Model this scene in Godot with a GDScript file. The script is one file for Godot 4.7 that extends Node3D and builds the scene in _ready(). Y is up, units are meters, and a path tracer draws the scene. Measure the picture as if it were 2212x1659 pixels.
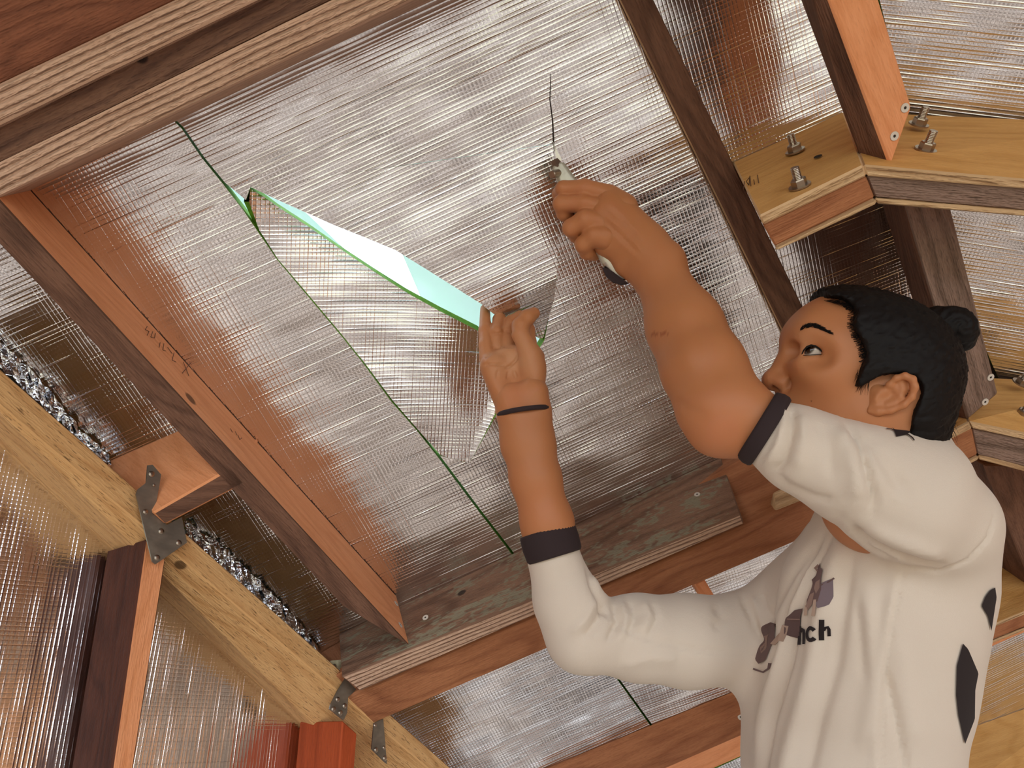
extends Node3D
# Under the roof of a small timber building: foil-faced insulation boards between rafters, a skylight opening
# being cut in one of them by a man with a utility knife. Units are metres, y is up.

const FOCAL := 1650.0
const EYE := Vector3(0, 1.25, 0)
const TILT := 25.0
var RIGHT := Vector3(1, 0, 0)
var UP := Vector3(0, 1, 0).rotated(Vector3(1, 0, 0), deg_to_rad(TILT))
var BACK := Vector3(0, 0, 1).rotated(Vector3(1, 0, 0), deg_to_rad(TILT))
var M := {}
var rng := RandomNumberGenerator.new()
var names := {}
# the planes of the building: [unit normal into the room, distance of the plane along it from EYE]
var roof: Array
var slope: Array
var wall: Array


func _ready() -> void:
	rng.seed = 7
	var cam := Camera3D.new()
	cam.name = "camera"
	cam.position = EYE
	cam.rotation_degrees.x = TILT
	cam.fov = rad_to_deg(2.0 * atan(829.5 / FOCAL))
	cam.near = 0.02
	add_child(cam)
	cam.current = true
	var sky_material := ProceduralSkyMaterial.new()
	sky_material.sky_top_color = Color(0.86, 0.93, 1.0)
	sky_material.sky_horizon_color = Color(0.93, 0.96, 1.0)
	sky_material.ground_horizon_color = Color(0.72, 0.66, 0.58)
	sky_material.ground_bottom_color = Color(0.6, 0.54, 0.46)
	sky_material.sky_energy_multiplier = 2.0
	var sky := Sky.new()
	sky.sky_material = sky_material
	var env := Environment.new()
	env.background_mode = Environment.BG_SKY
	env.sky = sky
	env.tonemap_mode = Environment.TONE_MAPPER_LINEAR
	env.tonemap_exposure = 1.0
	env.sdfgi_enabled = true
	env.ssao_enabled = true
	env.ssil_enabled = true
	var we := WorldEnvironment.new()
	we.name = "daylight"
	we.environment = env
	add_child(we)
	var sun := DirectionalLight3D.new()
	sun.name = "sun"
	sun.light_color = Color(1.0, 0.93, 0.82)
	sun.light_energy = 1.2
	sun.light_angular_distance = 1.0
	sun.shadow_enabled = true
	sun.rotation_degrees = Vector3(-25, -32, 0)
	add_child(sun)

	set_planes()
	make_materials()
	build_shell()
	build_panels()
	build_timber()
	build_hardware()
	build_person()


# ---------------------------------------------------------------- where things are

func world(v: Vector3) -> Vector3:   # a point given as right, up, back of the photographer's eye
	return EYE + turn(v)


func turn(v: Vector3) -> Vector3:
	return RIGHT * v.x + UP * v.y + BACK * v.z


func sight(x: float, y: float) -> Vector3:
	return turn(Vector3((x - 1106.0) / FOCAL, -(y - 829.5) / FOCAL, -1.0))


func at(x: float, y: float, depth: float) -> Vector3:
	return EYE + sight(x, y) * depth


func on(plane: Array, x: float, y: float, proud := 0.0) -> Vector3:   # the point of that plane (raised by proud) seen at x, y
	var s := sight(x, y)
	var n: Vector3 = plane[0]
	return EYE + s * ((proud - float(plane[1])) / n.dot(s))


func plane_through(p: Vector3, n: Vector3) -> Array:
	return [n, -n.dot(p - EYE)]


func set_planes() -> void:
	var n := turn(Vector3(0.163, -0.364, 0.917)).normalized()
	roof = [n, 1.05]
	# the next facet beyond the hip, folded towards the room
	var hip := (on(roof, 1975, 240) - on(roof, 1905, 0)).normalized()
	var across := n.cross(hip).normalized()
	if across.dot(RIGHT) < 0.0:
		across = -across
	slope = plane_through(on(roof, 1905, 0), (n * cos(deg_to_rad(25)) - across * sin(deg_to_rad(25))).normalized())
	# the plate's run gives the wall, upright
	var run := (on(roof, 672, 1450, 0.13) - on(roof, 100, 930, 0.13))
	run.y = 0.0
	var nw := Vector3.UP.cross(run.normalized())
	if nw.dot(EYE - on(roof, 400, 1212, 0.13)) < 0.0:
		nw = -nw
	wall = plane_through(on(roof, 400, 1212, 0.13), nw)


# ---------------------------------------------------------------- naming

func numbered(called: String) -> String:
	var k: int = names.get(called, 0)
	names[called] = k + 1
	return called if k == 0 else "%s_%03d" % [called, k]


func tag(o: Node3D, label: String, category: String, group := "") -> Node3D:
	o.set_meta("label", label)
	o.set_meta("category", category)
	if group:
		o.set_meta("group", group)
	return o


func thing(called: String, label: String, category: String, base: Vector3, group := "") -> Node3D:
	var o := Node3D.new()
	o.name = numbered(called)
	o.position = base
	add_child(o)
	tag(o, label, category, group)
	return o


func origin_of(n: Node3D) -> Vector3:
	var p := Vector3.ZERO
	while n != self and n != null:
		p += n.position
		n = n.get_parent() as Node3D
	return p


func part(called: String, mesh: Mesh, parent: Node3D = self) -> MeshInstance3D:   # the mesh is given in world coordinates
	var o := MeshInstance3D.new()
	o.name = numbered(called) if parent == self else called
	o.mesh = mesh
	if parent == self:
		var c: Vector3 = mesh.get_meta("base", Vector3.ZERO)
		o.position = c
	parent.add_child(o, true)
	return o


func struct(called: String, mesh: Mesh) -> MeshInstance3D:
	var o := part(called, mesh)
	o.set_meta("kind", "structure")
	return o


# ---------------------------------------------------------------- meshes

class Build:
	var v := PackedVector3Array()
	var n := PackedVector3Array()
	var uv := PackedVector2Array()
	var c := PackedColorArray()
	var i := PackedInt32Array()

	func tri(a: Vector3, b: Vector3, d: Vector3, out: Vector3, ua := Vector2(), ub := Vector2(), ud := Vector2()) -> void:
		var g := (b - a).cross(d - a)
		if g.length_squared() < 1e-20:
			return
		g = g.normalized()
		var k := v.size()
		if g.dot(out) >= 0.0:
			v.append_array([a, d, b])
			uv.append_array([ua, ud, ub])
			n.append_array([g, g, g])
		else:
			v.append_array([a, b, d])
			uv.append_array([ua, ub, ud])
			n.append_array([-g, -g, -g])
		i.append_array([k, k + 1, k + 2])

	func quad(a: Vector3, b: Vector3, d: Vector3, e: Vector3, out: Vector3, us := [Vector2(), Vector2(), Vector2(), Vector2()]) -> void:
		tri(a, b, d, out, us[0], us[1], us[2])
		tri(a, d, e, out, us[0], us[2], us[3])


func commit(builds: Array, mats: Array, base: Vector3) -> ArrayMesh:   # the builds' points are in the world; the mesh's are from base
	var m := ArrayMesh.new()
	var s := 0
	for k in builds.size():
		var b: Build = builds[k]
		if b.i.is_empty():
			continue
		var arr := []
		arr.resize(Mesh.ARRAY_MAX)
		var vv := b.v.duplicate()
		for j in vv.size():
			vv[j] = vv[j] - base
		arr[Mesh.ARRAY_VERTEX] = vv
		arr[Mesh.ARRAY_NORMAL] = b.n
		if b.uv.size() == b.v.size():
			arr[Mesh.ARRAY_TEX_UV] = b.uv
			var tg := PackedFloat32Array()
			tg.resize(b.v.size() * 4)
			arr[Mesh.ARRAY_INDEX] = b.i
		if b.c.size() == b.v.size():
			arr[Mesh.ARRAY_COLOR] = b.c
		arr[Mesh.ARRAY_INDEX] = b.i
		m.add_surface_from_arrays(Mesh.PRIMITIVE_TRIANGLES, arr)
		m.surface_set_material(s, mats[k])
		s += 1
	m.set_meta("base", base)
	return m


func middle(p: Array) -> Vector3:
	var c := Vector3.ZERO
	for q: Vector3 in p:
		c += q
	return c / p.size()


# A timber: eight corners, the first four round one face and the other four above them, edges chamfered by r.
# faces: 0 bottom, 1 top, 2.. the four sides from corner k to k + 1. use maps a face to a material.
func timber(p: Array, mat: Material, base: Vector3, use := {}, grain := Vector3.ZERO, r := 0.0022) -> ArrayMesh:
	var centre := middle(p)
	if grain == Vector3.ZERO:
		var best := 0.0
		for e in [[0, 1], [1, 2], [0, 4]]:
			var d: Vector3 = p[e[1]] - p[e[0]]
			if d.length() > best:
				best = d.length()
				grain = d
	grain = grain.normalized()
	var shift := Vector2(rng.randf() * 3.0, rng.randf() * 3.0)
	var fs := [[0, 1, 2, 3], [4, 5, 6, 7], [0, 1, 5, 4], [1, 2, 6, 5], [2, 3, 7, 6], [3, 0, 4, 7]]
	var mats := [mat]
	var builds := [Build.new()]
	var inner := {}
	var normals := []
	for f in 6:
		var q: Array = fs[f]
		var fc := (p[q[0]] + p[q[1]] + p[q[2]] + p[q[3]]) / 4.0 as Vector3
		var nn := (p[q[2]] - p[q[0]] as Vector3).cross(p[q[3]] - p[q[1]]).normalized()
		if nn.dot(fc - centre) < 0.0:
			nn = -nn
		normals.append(nn)
		for k in 4:
			var c: Vector3 = p[q[k]]
			var a: Vector3 = p[q[(k + 1) % 4]] - c
			var b: Vector3 = p[q[(k + 3) % 4]] - c
			inner[f * 8 + q[k]] = c + a.normalized() * minf(r, a.length() * 0.3) + b.normalized() * minf(r, b.length() * 0.3)
		var bt: Build = builds[0]
		if use.has(f):
			var at_m := mats.find(use[f])
			if at_m < 0:
				mats.append(use[f])
				builds.append(Build.new())
				at_m = mats.size() - 1
			bt = builds[at_m]
		var w := nn.cross(grain).normalized()
		if w.length() < 0.5:
			w = nn.cross(Vector3(0.3, 0.9, 0.1)).normalized()
		var g2 := w.cross(nn)
		var pts := []
		var us := []
		for k in 4:
			var x: Vector3 = inner[f * 8 + q[k]]
			pts.append(x)
			us.append(Vector2((x - centre).dot(g2), (x - centre).dot(w)) + shift + Vector2(f * 0.37, f * 0.113))
		bt.quad(pts[0], pts[1], pts[2], pts[3], nn, us)
	var b0: Build = builds[0]
	for f in 6:
		for f2 in range(f + 1, 6):
			var both := []
			for c in fs[f]:
				if c in fs[f2]:
					both.append(c)
			if both.size() == 2:
				b0.quad(inner[f * 8 + both[0]], inner[f * 8 + both[1]], inner[f2 * 8 + both[1]], inner[f2 * 8 + both[0]], normals[f] + normals[f2], [shift, shift, shift, shift])
	for c in 8:
		var t := []
		for f in 6:
			if c in fs[f]:
				t.append(inner[f * 8 + c])
		b0.tri(t[0], t[1], t[2], (p[c] as Vector3) - centre, shift, shift, shift)
	return commit(builds, mats, base)


# eight corners of a timber from the picture of its lower face: four [x, y] on plane raised by proud; its upper corners go back by depth,
# or to the given [x, y] (on the bare plane), null where they just go back
func corners(plane: Array, low: Array, proud: float, depth: float, high := []) -> Array:
	var p := []
	for q in low:
		p.append(on(plane, q[0], q[1], q[2] if q.size() > 2 else proud))
	for k in 4:
		if high.size() == 4 and high[k] != null:
			p.append(on(plane, high[k][0], high[k][1], high[k][2] if high[k].size() > 2 else 0.0))
		else:
			p.append((p[k] as Vector3) - (plane[0] as Vector3) * depth)
	return p


func flat_poly(plane: Array, poly: Array, proud: float) -> PackedVector3Array:
	var r := PackedVector3Array()
	for q in poly:
		r.append(on(plane, q[0], q[1], proud))
	return r


# a board with that outline: its room face, its edges and its back
func board(outline: PackedVector3Array, n: Vector3, thick: float, along: Vector3, face: Material, edge: Material, back: Material, base: Vector3) -> ArrayMesh:
	var u := (along - n * along.dot(n)).normalized()
	var w := n.cross(u)
	var flat := PackedVector2Array()
	for q in outline:
		flat.append(Vector2((q - base).dot(u), (q - base).dot(w)))
	var tris := Geometry2D.triangulate_polygon(flat)
	if tris.is_empty():
		push_error("outline crosses itself")
	var f := Build.new()
	var e := Build.new()
	var k := Build.new()
	var off := Vector2(outline[0].x * 3.1, outline[0].y * 2.3)
	for t in range(0, tris.size(), 3):
		var a := tris[t]
		var b := tris[t + 1]
		var c := tris[t + 2]
		f.tri(outline[a], outline[b], outline[c], n, flat[a] + off, flat[b] + off, flat[c] + off)
		k.tri(outline[a] - n * thick, outline[b] - n * thick, outline[c] - n * thick, -n, flat[a], flat[b], flat[c])
	var sign_ := 1.0 if Geometry2D.is_polygon_clockwise(flat) else -1.0
	for j in outline.size():
		var a := outline[j]
		var b := outline[(j + 1) % outline.size()]
		var o := (b - a).cross(n) * -sign_
		var len_ := (b - a).length()
		e.quad(a, b, b - n * thick, a - n * thick, o, [Vector2(0, 0), Vector2(len_, 0), Vector2(len_, thick), Vector2(0, thick)])
	return commit([f, e, k], [face, edge, back], base)


# a round bar through points; radii one per point
func tube(b: Build, pts: Array, radii: Array, sides := 10, caps := true) -> void:
	var first := b.v.size()
	var t0: Vector3 = (pts[1] - pts[0]).normalized()
	var x := t0.cross(Vector3(0.31, 0.82, 0.47)).normalized()
	for k in pts.size():
		var t: Vector3 = (pts[mini(k + 1, pts.size() - 1)] - pts[maxi(k - 1, 0)]).normalized()
		x = (x - t * x.dot(t)).normalized()
		var y := t.cross(x)
		for s in sides:
			var a := TAU * s / sides
			var d := x * cos(a) + y * sin(a)
			b.v.append(pts[k] + d * radii[k])
			b.n.append(d)
			b.uv.append(Vector2(k * 0.02, float(s) / sides * 0.05))
	for k in pts.size() - 1:
		for s in sides:
			var a := first + k * sides + s
			var c := first + k * sides + (s + 1) % sides
			b.i.append_array([a, a + sides, c, c, a + sides, c + sides])
	if caps:
		for e in [0, pts.size() - 1]:
			var t: Vector3 = (pts[1] - pts[0]).normalized() * -1.0 if e == 0 else (pts[-1] - pts[-2]).normalized()
			for s in range(1, sides - 1):
				var r0 := first + int(e) * sides
				b.tri(b.v[r0], b.v[r0 + s], b.v[r0 + s + 1], t)


# a turned shape: profile of [distance along axis, radius]
func turned(b: Build, foot: Vector3, axis: Vector3, profile: Array, sides := 14) -> void:
	var x := axis.cross(Vector3(0.31, 0.82, 0.47)).normalized()
	var y := axis.cross(x)
	for k in profile.size() - 1:
		for s in sides:
			var a0 := TAU * s / sides
			var a1 := TAU * (s + 1) / sides
			var d0 := x * cos(a0) + y * sin(a0)
			var d1 := x * cos(a1) + y * sin(a1)
			var p: Array = profile[k]
			var q: Array = profile[k + 1]
			var lean: Vector3 = axis * (p[1] - q[1]) + (d0 + d1) * 0.5 * (q[0] - p[0])
			b.quad(foot + axis * p[0] + d0 * p[1], foot + axis * p[0] + d1 * p[1], foot + axis * q[0] + d1 * q[1], foot + axis * q[0] + d0 * q[1], lean if lean.length() > 1e-9 else axis)


# ---------------------------------------------------------------- materials

func hexc(s: String) -> Color:
	return Color.html(s)


# wood: streaks along u, a few growth lines and knots; returns colour and relief
func wood(light: String, dark: String, seed_: int, lines: float, contrast: float, flecks: float, relief: float, blotch := "", blotch_share := 0.0, knots := 0, wander := 2.6) -> StandardMaterial3D:
	var wd := 512
	var ht := 384
	var a := FastNoiseLite.new()
	a.seed = seed_
	a.noise_type = FastNoiseLite.TYPE_SIMPLEX_SMOOTH
	a.frequency = 1.0
	a.fractal_octaves = 2
	var col := Image.create_empty(wd, ht, false, Image.FORMAT_RGB8)
	var rel := Image.create_empty(wd, ht, false, Image.FORMAT_RGB8)
	var c0 := hexc(light)
	var c1 := hexc(dark)
	var c2 := hexc(blotch) if blotch else c1
	var spots := []
	var rr := RandomNumberGenerator.new()
	rr.seed = seed_ * 13 + 5
	for k in knots:
		spots.append([rr.randf(), rr.randf(), 0.012 + rr.randf() * 0.012])
	for j in ht:
		var v := float(j) / ht
		var cv := cos(TAU * v) * 0.16
		var sv := sin(TAU * v) * 0.16
		for i in wd:
			var u := float(i) / wd
			var cu := cos(TAU * u)
			var su := sin(TAU * u)
			# the face is 0.9 m along the grain and 0.3 m across
			var bend := a.get_noise_3d(cu * 0.35 + 3.0, su * 0.35, v * 2.2 if v < 0.5 else (1.0 - v) * 2.2)
			var knot := 0.0
			for s in spots:
				var du: float = (u - s[0]) * 3.0
				var dv: float = v - s[1]
				var d2 := sqrt(du * du + dv * dv)
				bend += 0.35 * exp(-d2 / 0.05) * signf(dv) * 0.2
				knot = maxf(knot, 1.0 - smoothstep(s[2], s[2] * 1.5, d2))
			var ring := 0.5 + 0.5 * sin(TAU * (v * lines + bend * wander))
			ring = pow(ring, 3.0)
			var fibre := a.get_noise_3d(cu * 3.0, su * 3.0 + 9.0, j * 0.31)
			var fine := a.get_noise_3d(cu * 14.0, su * 14.0 + 9.0, j * 0.83)
			var broad := a.get_noise_3d(cu * 0.9 + 20.0, su * 0.9, cv * 20.0 + sv * 9.0)
			var t := clampf(0.28 + contrast * (ring - 0.3) + 0.3 * fibre + 0.2 * fine + 0.3 * broad, 0.0, 1.0)
			var c := c0.lerp(c1, t)
			if flecks > 0.0:
				var fl := smoothstep(0.42, 0.6, a.get_noise_3d(cu * 7.0 + 40.0, su * 7.0, j * 0.45))
				c = c.lerp(c1.darkened(0.45), fl * flecks)
				t += fl * 0.5
			if blotch_share > 0.0:
				var bl := a.get_noise_3d(cu * 1.3 + 60.0, su * 1.3, v * 5.0) * 0.6 + 0.5 * a.get_noise_3d(cu * 9.0 + 60.0, su * 9.0, v * 40.0)
				c = c.lerp(c2, smoothstep(0.25 - blotch_share, 0.5 - blotch_share, bl) * 0.8)
			c = c.lerp(c1.darkened(0.5), knot * 0.85)
			col.set_pixel(i, j, c)
			var h := clampf(0.75 - 0.5 * ring * contrast * 2.0 - 0.3 * fibre - 0.28 * fine, 0.0, 1.0)
			rel.set_pixel(i, j, Color(h, h, h))
	rel.bump_map_to_normal_map(relief)
	var m := StandardMaterial3D.new()
	m.albedo_texture = ImageTexture.create_from_image(col)
	m.normal_enabled = true
	m.normal_texture = ImageTexture.create_from_image(rel)
	m.normal_scale = 1.0
	m.uv1_scale = Vector3(1.0 / 0.9, 1.0 / 0.3, 1.0)
	m.roughness = 0.72
	m.metallic_specular = 0.3
	return m


# reinforced foil: a scrim of threads under a metal film, 5.5 mm apart; the threads along u stand prouder and unevenly
func foil(rough: float, strength: float, tint: Color, seed_: int) -> StandardMaterial3D:
	var wd := 768
	var ht := 1536
	var cells_u := 80
	var cells_v := 160
	var r := RandomNumberGenerator.new()
	r.seed = seed_
	var noise := FastNoiseLite.new()
	noise.seed = seed_
	noise.frequency = 1.0
	noise.fractal_octaves = 2
	# slope of the cross threads (along u) once per column
	var col_slope := PackedFloat32Array()
	col_slope.resize(wd)
	var amps_u := []
	for k in cells_u:
		amps_u.append(0.5 + 0.7 * r.randf())
	for i in wd:
		var p := float(i) / wd * cells_u
		var k := int(p)
		var x := (p - k - 0.5) * 2.0
		col_slope[i] = amps_u[k] * -x / 0.06 * exp(-x * x / 0.06) * 0.15
	var amps_v := PackedFloat32Array()
	var lean := PackedFloat32Array()
	var mid := PackedFloat32Array()
	for k in cells_v:
		amps_v.append(0.45 + (0.9 if r.randf() < 0.3 else 0.25) * r.randf())
		lean.append((r.randf() - 0.5) * 0.3)
		mid.append((r.randf() - 0.5) * 0.3)
	var bytes := PackedByteArray()
	bytes.resize(wd * ht * 3)
	var at_b := 0
	# coarse waviness on a small grid, looked up smoothly
	var gw := 24
	var gh := 96
	var wav_x := PackedFloat32Array()
	var wav_y := PackedFloat32Array()
	var lift := PackedFloat32Array()
	for j in gh + 1:
		for i in gw + 1:
			var cu := cos(TAU * i / gw)
			var su := sin(TAU * i / gw)
			var cv := cos(TAU * j / gh) * 1.2
			var sv := sin(TAU * j / gh) * 1.2
			wav_x.append(noise.get_noise_3d(cu + cv, su + 5.0, sv) * 0.10)
			wav_y.append(noise.get_noise_3d(cu * 0.5 + cv * 2.0 + 11.0, su * 0.5, sv * 2.0) * 0.22)
			lift.append(clampf(0.75 + 1.3 * noise.get_noise_3d(cu + 31.0, su, j * 1.7), 0.15, 1.6))
	for j in ht:
		var p := float(j) / ht * cells_v
		var k := int(p)
		var y := (p - k - 0.5 - mid[k]) * 2.0
		var row := amps_v[k] * -y / 0.09 * exp(-y * y / 0.09) * 0.62
		var ln := lean[k]
		var gy := float(j) / ht * gh
		var gj := int(gy)
		var fy := gy - gj
		for i in wd:
			var gx := float(i) / wd * gw
			var gi := int(gx)
			var fx := gx - gi
			var q := gj * (gw + 1) + gi
			var q2 := q + gw + 1
			var l := lerpf(lerpf(lift[q], lift[q + 1], fx), lerpf(lift[q2], lift[q2 + 1], fx), fy)
			var nx := col_slope[i] + lerpf(lerpf(wav_x[q], wav_x[q + 1], fx), lerpf(wav_x[q2], wav_x[q2 + 1], fx), fy)
			var ny := row * l + ln * 0.6 + lerpf(lerpf(wav_y[q], wav_y[q + 1], fx), lerpf(wav_y[q2], wav_y[q2 + 1], fx), fy)
			var s := 1.0 / sqrt(1.0 + nx * nx + ny * ny)
			bytes[at_b] = int(127.5 + 127.0 * nx * s)
			bytes[at_b + 1] = int(127.5 + 127.0 * ny * s)
			bytes[at_b + 2] = int(127.5 + 127.0 * s)
			at_b += 3
	var im := Image.create_from_data(wd, ht, false, Image.FORMAT_RGB8, bytes)
	var m := StandardMaterial3D.new()
	m.albedo_color = tint
	m.metallic = 1.0
	m.roughness = rough
	m.normal_enabled = true
	m.normal_texture = ImageTexture.create_from_image(im)
	m.normal_scale = strength
	m.uv1_scale = Vector3(1.0 / 0.44, 1.0 / 0.88, 1.0)
	m.cull_mode = BaseMaterial3D.CULL_DISABLED
	return m


func plain(c: String, rough := 0.8, metal := 0.0) -> StandardMaterial3D:
	var m := StandardMaterial3D.new()
	m.albedo_color = hexc(c)
	m.roughness = rough
	m.metallic = metal
	return m


func grainy(c: String, d: String, freq: float, rough: float, metal := 0.0, bump := 2.0) -> StandardMaterial3D:
	var n := FastNoiseLite.new()
	n.seed = c.hash() % 1000
	n.frequency = freq
	n.fractal_octaves = 3
	var t := NoiseTexture2D.new()
	t.width = 256
	t.height = 256
	t.seamless = true
	t.noise = n
	var ramp := Gradient.new()
	ramp.set_color(0, hexc(c))
	ramp.set_color(1, hexc(d))
	t.color_ramp = ramp
	var b := NoiseTexture2D.new()
	b.width = 256
	b.height = 256
	b.seamless = true
	b.noise = n
	b.as_normal_map = true
	b.bump_strength = bump
	var m := StandardMaterial3D.new()
	m.albedo_texture = t
	m.normal_enabled = true
	m.normal_texture = b
	m.roughness = rough
	m.metallic = metal
	m.uv1_triplanar = true
	m.uv1_scale = Vector3.ONE * 6.0
	return m


func make_materials() -> void:
	M.foil = foil(0.15, 0.75, Color(0.93, 0.93, 0.94), 3)
	M.foil_wall = M.foil.duplicate()
	M.foil_wall.normal_scale = 0.42
	M.core = grainy("4f7a1e", "8fc43c", 0.05, 0.8)
	M.orange = wood("eca273", "d58857", 11, 7.0, 0.3, 0.1, 1.5, "", 0.0, 1)
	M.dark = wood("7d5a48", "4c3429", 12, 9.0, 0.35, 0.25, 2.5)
	M.screw = plain("d9d0c4", 0.45, 0.25)
	M.knotty = wood("83614e", "503830", 27, 9.0, 0.4, 0.3, 3.0, "", 0.0, 5)
	M.darkred = wood("8c5840", "623a2a", 33, 6.0, 0.4, 0.3, 2.0, "", 0.0, 2)
	M.ridged = wood("d6b096", "a07a62", 13, 42.0, 0.7, 0.2, 6.0, "", 0.0, 0, 0.9)
	M.weathered = wood("93705a", "5c4234", 14, 9.0, 0.4, 0.3, 3.0, "8f8a74", 0.22, 2)
	M.grey = wood("93786a", "5c483c", 24, 12.0, 0.4, 0.45, 4.0, "", 0.0, 0, 1.2)
	M.mildew = wood("8d6c55", "5a4031", 21, 9.0, 0.4, 0.35, 3.0, "35231a", 0.02, 1)
	M.red = wood("b07550", "845034", 15, 5.0, 0.4, 0.15, 1.5, "", 0.0, 2)
	M.plate = wood("dcae78", "b88450", 16, 8.0, 0.35, 0.7, 2.0, "", 0.0, 1)
	M.ply = wood("dba766", "c08a4a", 17, 3.0, 0.35, 0.08, 1.0, "", 0.0, 1)
	M.edge = wood("d8b48a", "a8825c", 18, 20.0, 0.6, 0.3, 4.0)
	M.stain = wood("5a3325", "381c14", 19, 6.0, 0.35, 0.2, 2.0)
	M.redpaint = wood("b5512a", "8a3a1c", 20, 4.0, 0.25, 0.1, 1.0)
	M.steel = grainy("77726a", "9a9488", 0.03, 0.45, 0.85, 0.6)
	M.bright = plain("b9b2a6", 0.3, 1.0)
	M.bolt = plain("a89a8c", 0.35, 1.0)
	M.zinc = grainy("a8a184", "cfc8a8", 0.08, 0.5, 0.5, 1.0)
	M.hole = plain("2a1c14", 0.9)
	M.pencil = plain("6a4630", 0.9)
	M.black = plain("2c1c1e", 0.85)
	M.deck = plain("4a3a2e", 0.9)
	M.plank = plain("9a6a44", 0.85)
	M.floor = grainy("46362a", "d2c4b6", 0.011, 0.85)
	var fr: Gradient = M.floor.albedo_texture.color_ramp
	fr.set_offset(0, 0.3)
	fr.set_offset(1, 0.68)
	M.floor.uv1_scale = Vector3.ONE * 0.55
	M.ground = grainy("8f8468", "a79c80", 0.02, 0.95)
	var pane := StandardMaterial3D.new()
	pane.albedo_color = Color(0.62, 0.83, 0.66, 0.62)
	pane.transparency = BaseMaterial3D.TRANSPARENCY_ALPHA
	pane.roughness = 0.2
	M.pane = pane
	M.knife = grainy("b8b4a4", "c8c6b6", 0.05, 0.4, 0.6, 0.5)


# ---------------------------------------------------------------- the setting

func slab(plane: Array, poly: Array, proud: float, thick: float, face: Material, called: String) -> void:
	var o := flat_poly(plane, poly, proud)
	struct(called, board(o, plane[0], thick, o[1] - o[0], face, face, face, middle(Array(o))))


func build_shell() -> void:
	var b := Build.new()
	var bm := BoxMesh.new()
	bm.size = Vector3(7, 0.1, 6)
	bm.material = M.floor
	var f := MeshInstance3D.new()
	f.name = "floor"
	f.mesh = bm
	f.position = Vector3(0.5, -0.05, -0.4)
	f.set_meta("kind", "structure")
	add_child(f)
	var gm := BoxMesh.new()
	gm.size = Vector3(60, 0.1, 60)
	gm.material = M.ground
	var g := MeshInstance3D.new()
	g.name = "ground"
	g.mesh = gm
	g.position = Vector3(0, -0.2, 0)
	g.set_meta("kind", "structure")
	add_child(g)
	# roof boards above the insulation, round the skylight opening
	slab(roof, [[-900, -900], [430, -900], [430, 2300], [-900, 2300]], -0.085, 0.02, M.deck, "ceiling")
	slab(roof, [[430, -900], [3300, -900], [3300, 330], [430, 250]], -0.085, 0.02, M.deck, "ceiling")
	slab(roof, [[430, 1080], [1270, 1080], [1270, 1900], [430, 1900]], -0.085, 0.02, M.deck, "ceiling")
	slab(roof, [[1270, 275], [3300, 330], [3300, 1900], [1270, 1900]], -0.085, 0.02, M.deck, "ceiling")
	slab(slope, [[1890, -900], [3300, -900], [3300, 2300], [2450, 2300]], -0.06, 0.02, M.deck, "ceiling")
	slab(wall, [[-900, -60], [1000, 1700], [1100, 2600], [-900, 2600]], -0.16, 0.02, M.deck, "wall_left")
	# the rest of the roof, over and behind the photographer, down to an open front 2 m high
	var top := []
	for q in [[-3.0, 0.5], [4.2, 0.5], [4.2, -0.5], [-3.0, -0.5]]:
		var p := EYE + Vector3(q[0], 0, q[1])
		var n: Vector3 = roof[0]
		p.y = EYE.y + (-1.05 - 0.085 - n.x * q[0] - n.z * q[1]) / n.y
		top.append(p)
	struct("ceiling", timber(top + [top[0] - roof[0] * 0.02, top[1] - roof[0] * 0.02, top[2] - roof[0] * 0.02, top[3] - roof[0] * 0.02], M.deck, middle(top)))
	var eave := [top[0], top[1], Vector3(4.2, 2.15, 2.3), Vector3(-3.0, 2.15, 2.3)]
	struct("ceiling", timber(eave + [eave[0] + Vector3(0, 0.03, 0), eave[1] + Vector3(0, 0.03, 0), eave[2] + Vector3(0, 0.03, 0), eave[3] + Vector3(0, 0.03, 0)], M.plank, middle(eave)))
	for wl in [["wall_right", Vector3(4.1, 1.9, 0.0), Vector3(0.1, 4.2, 4.6)], ["wall_side", Vector3(-2.9, 1.5, 0.9), Vector3(0.1, 3.2, 2.8)]]:
		var wm := BoxMesh.new()
		wm.size = wl[2]
		wm.material = M.plank
		var wo := MeshInstance3D.new()
		wo.name = wl[0]
		wo.mesh = wm
		wo.position = wl[1]
		wo.set_meta("kind", "structure")
		add_child(wo)
	# translucent roof sheets over the opening
	var p1 := flat_poly(roof, [[470, 330], [590, 300], [640, 440], [800, 590], [800, 1050], [470, 1050]], -0.112)
	var p2 := flat_poly(roof, [[835, 470], [900, 280], [1300, 280], [1300, 1110], [960, 1110], [925, 680]], -0.112)
	for p in [[p1, "pale green roof sheet seen at the narrow left end of the slit"], [p2, "pale green roof sheet seen at the wide right end of the slit"]]:
		var o: PackedVector3Array = p[0]
		tag(part("roof_sheet", board(o, roof[0], 0.003, o[1] - o[0], M.pane, M.pane, M.pane, middle(Array(o)))), p[1], "roof sheet")


func panel(label: String, plane: Array, poly: Array, thread: Array, proud := 0.0) -> Node3D:
	var o := flat_poly(plane, poly, proud)
	var base := middle(Array(o))
	var t := thing("insulation_panel", label, "insulation board", base, "foil insulation boards")
	var along := on(plane, thread[2], thread[3]) - on(plane, thread[0], thread[1])
	part("board", board(o, plane[0], 0.022, along, M.foil, M.core, M.foil, base), t)
	return t


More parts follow.
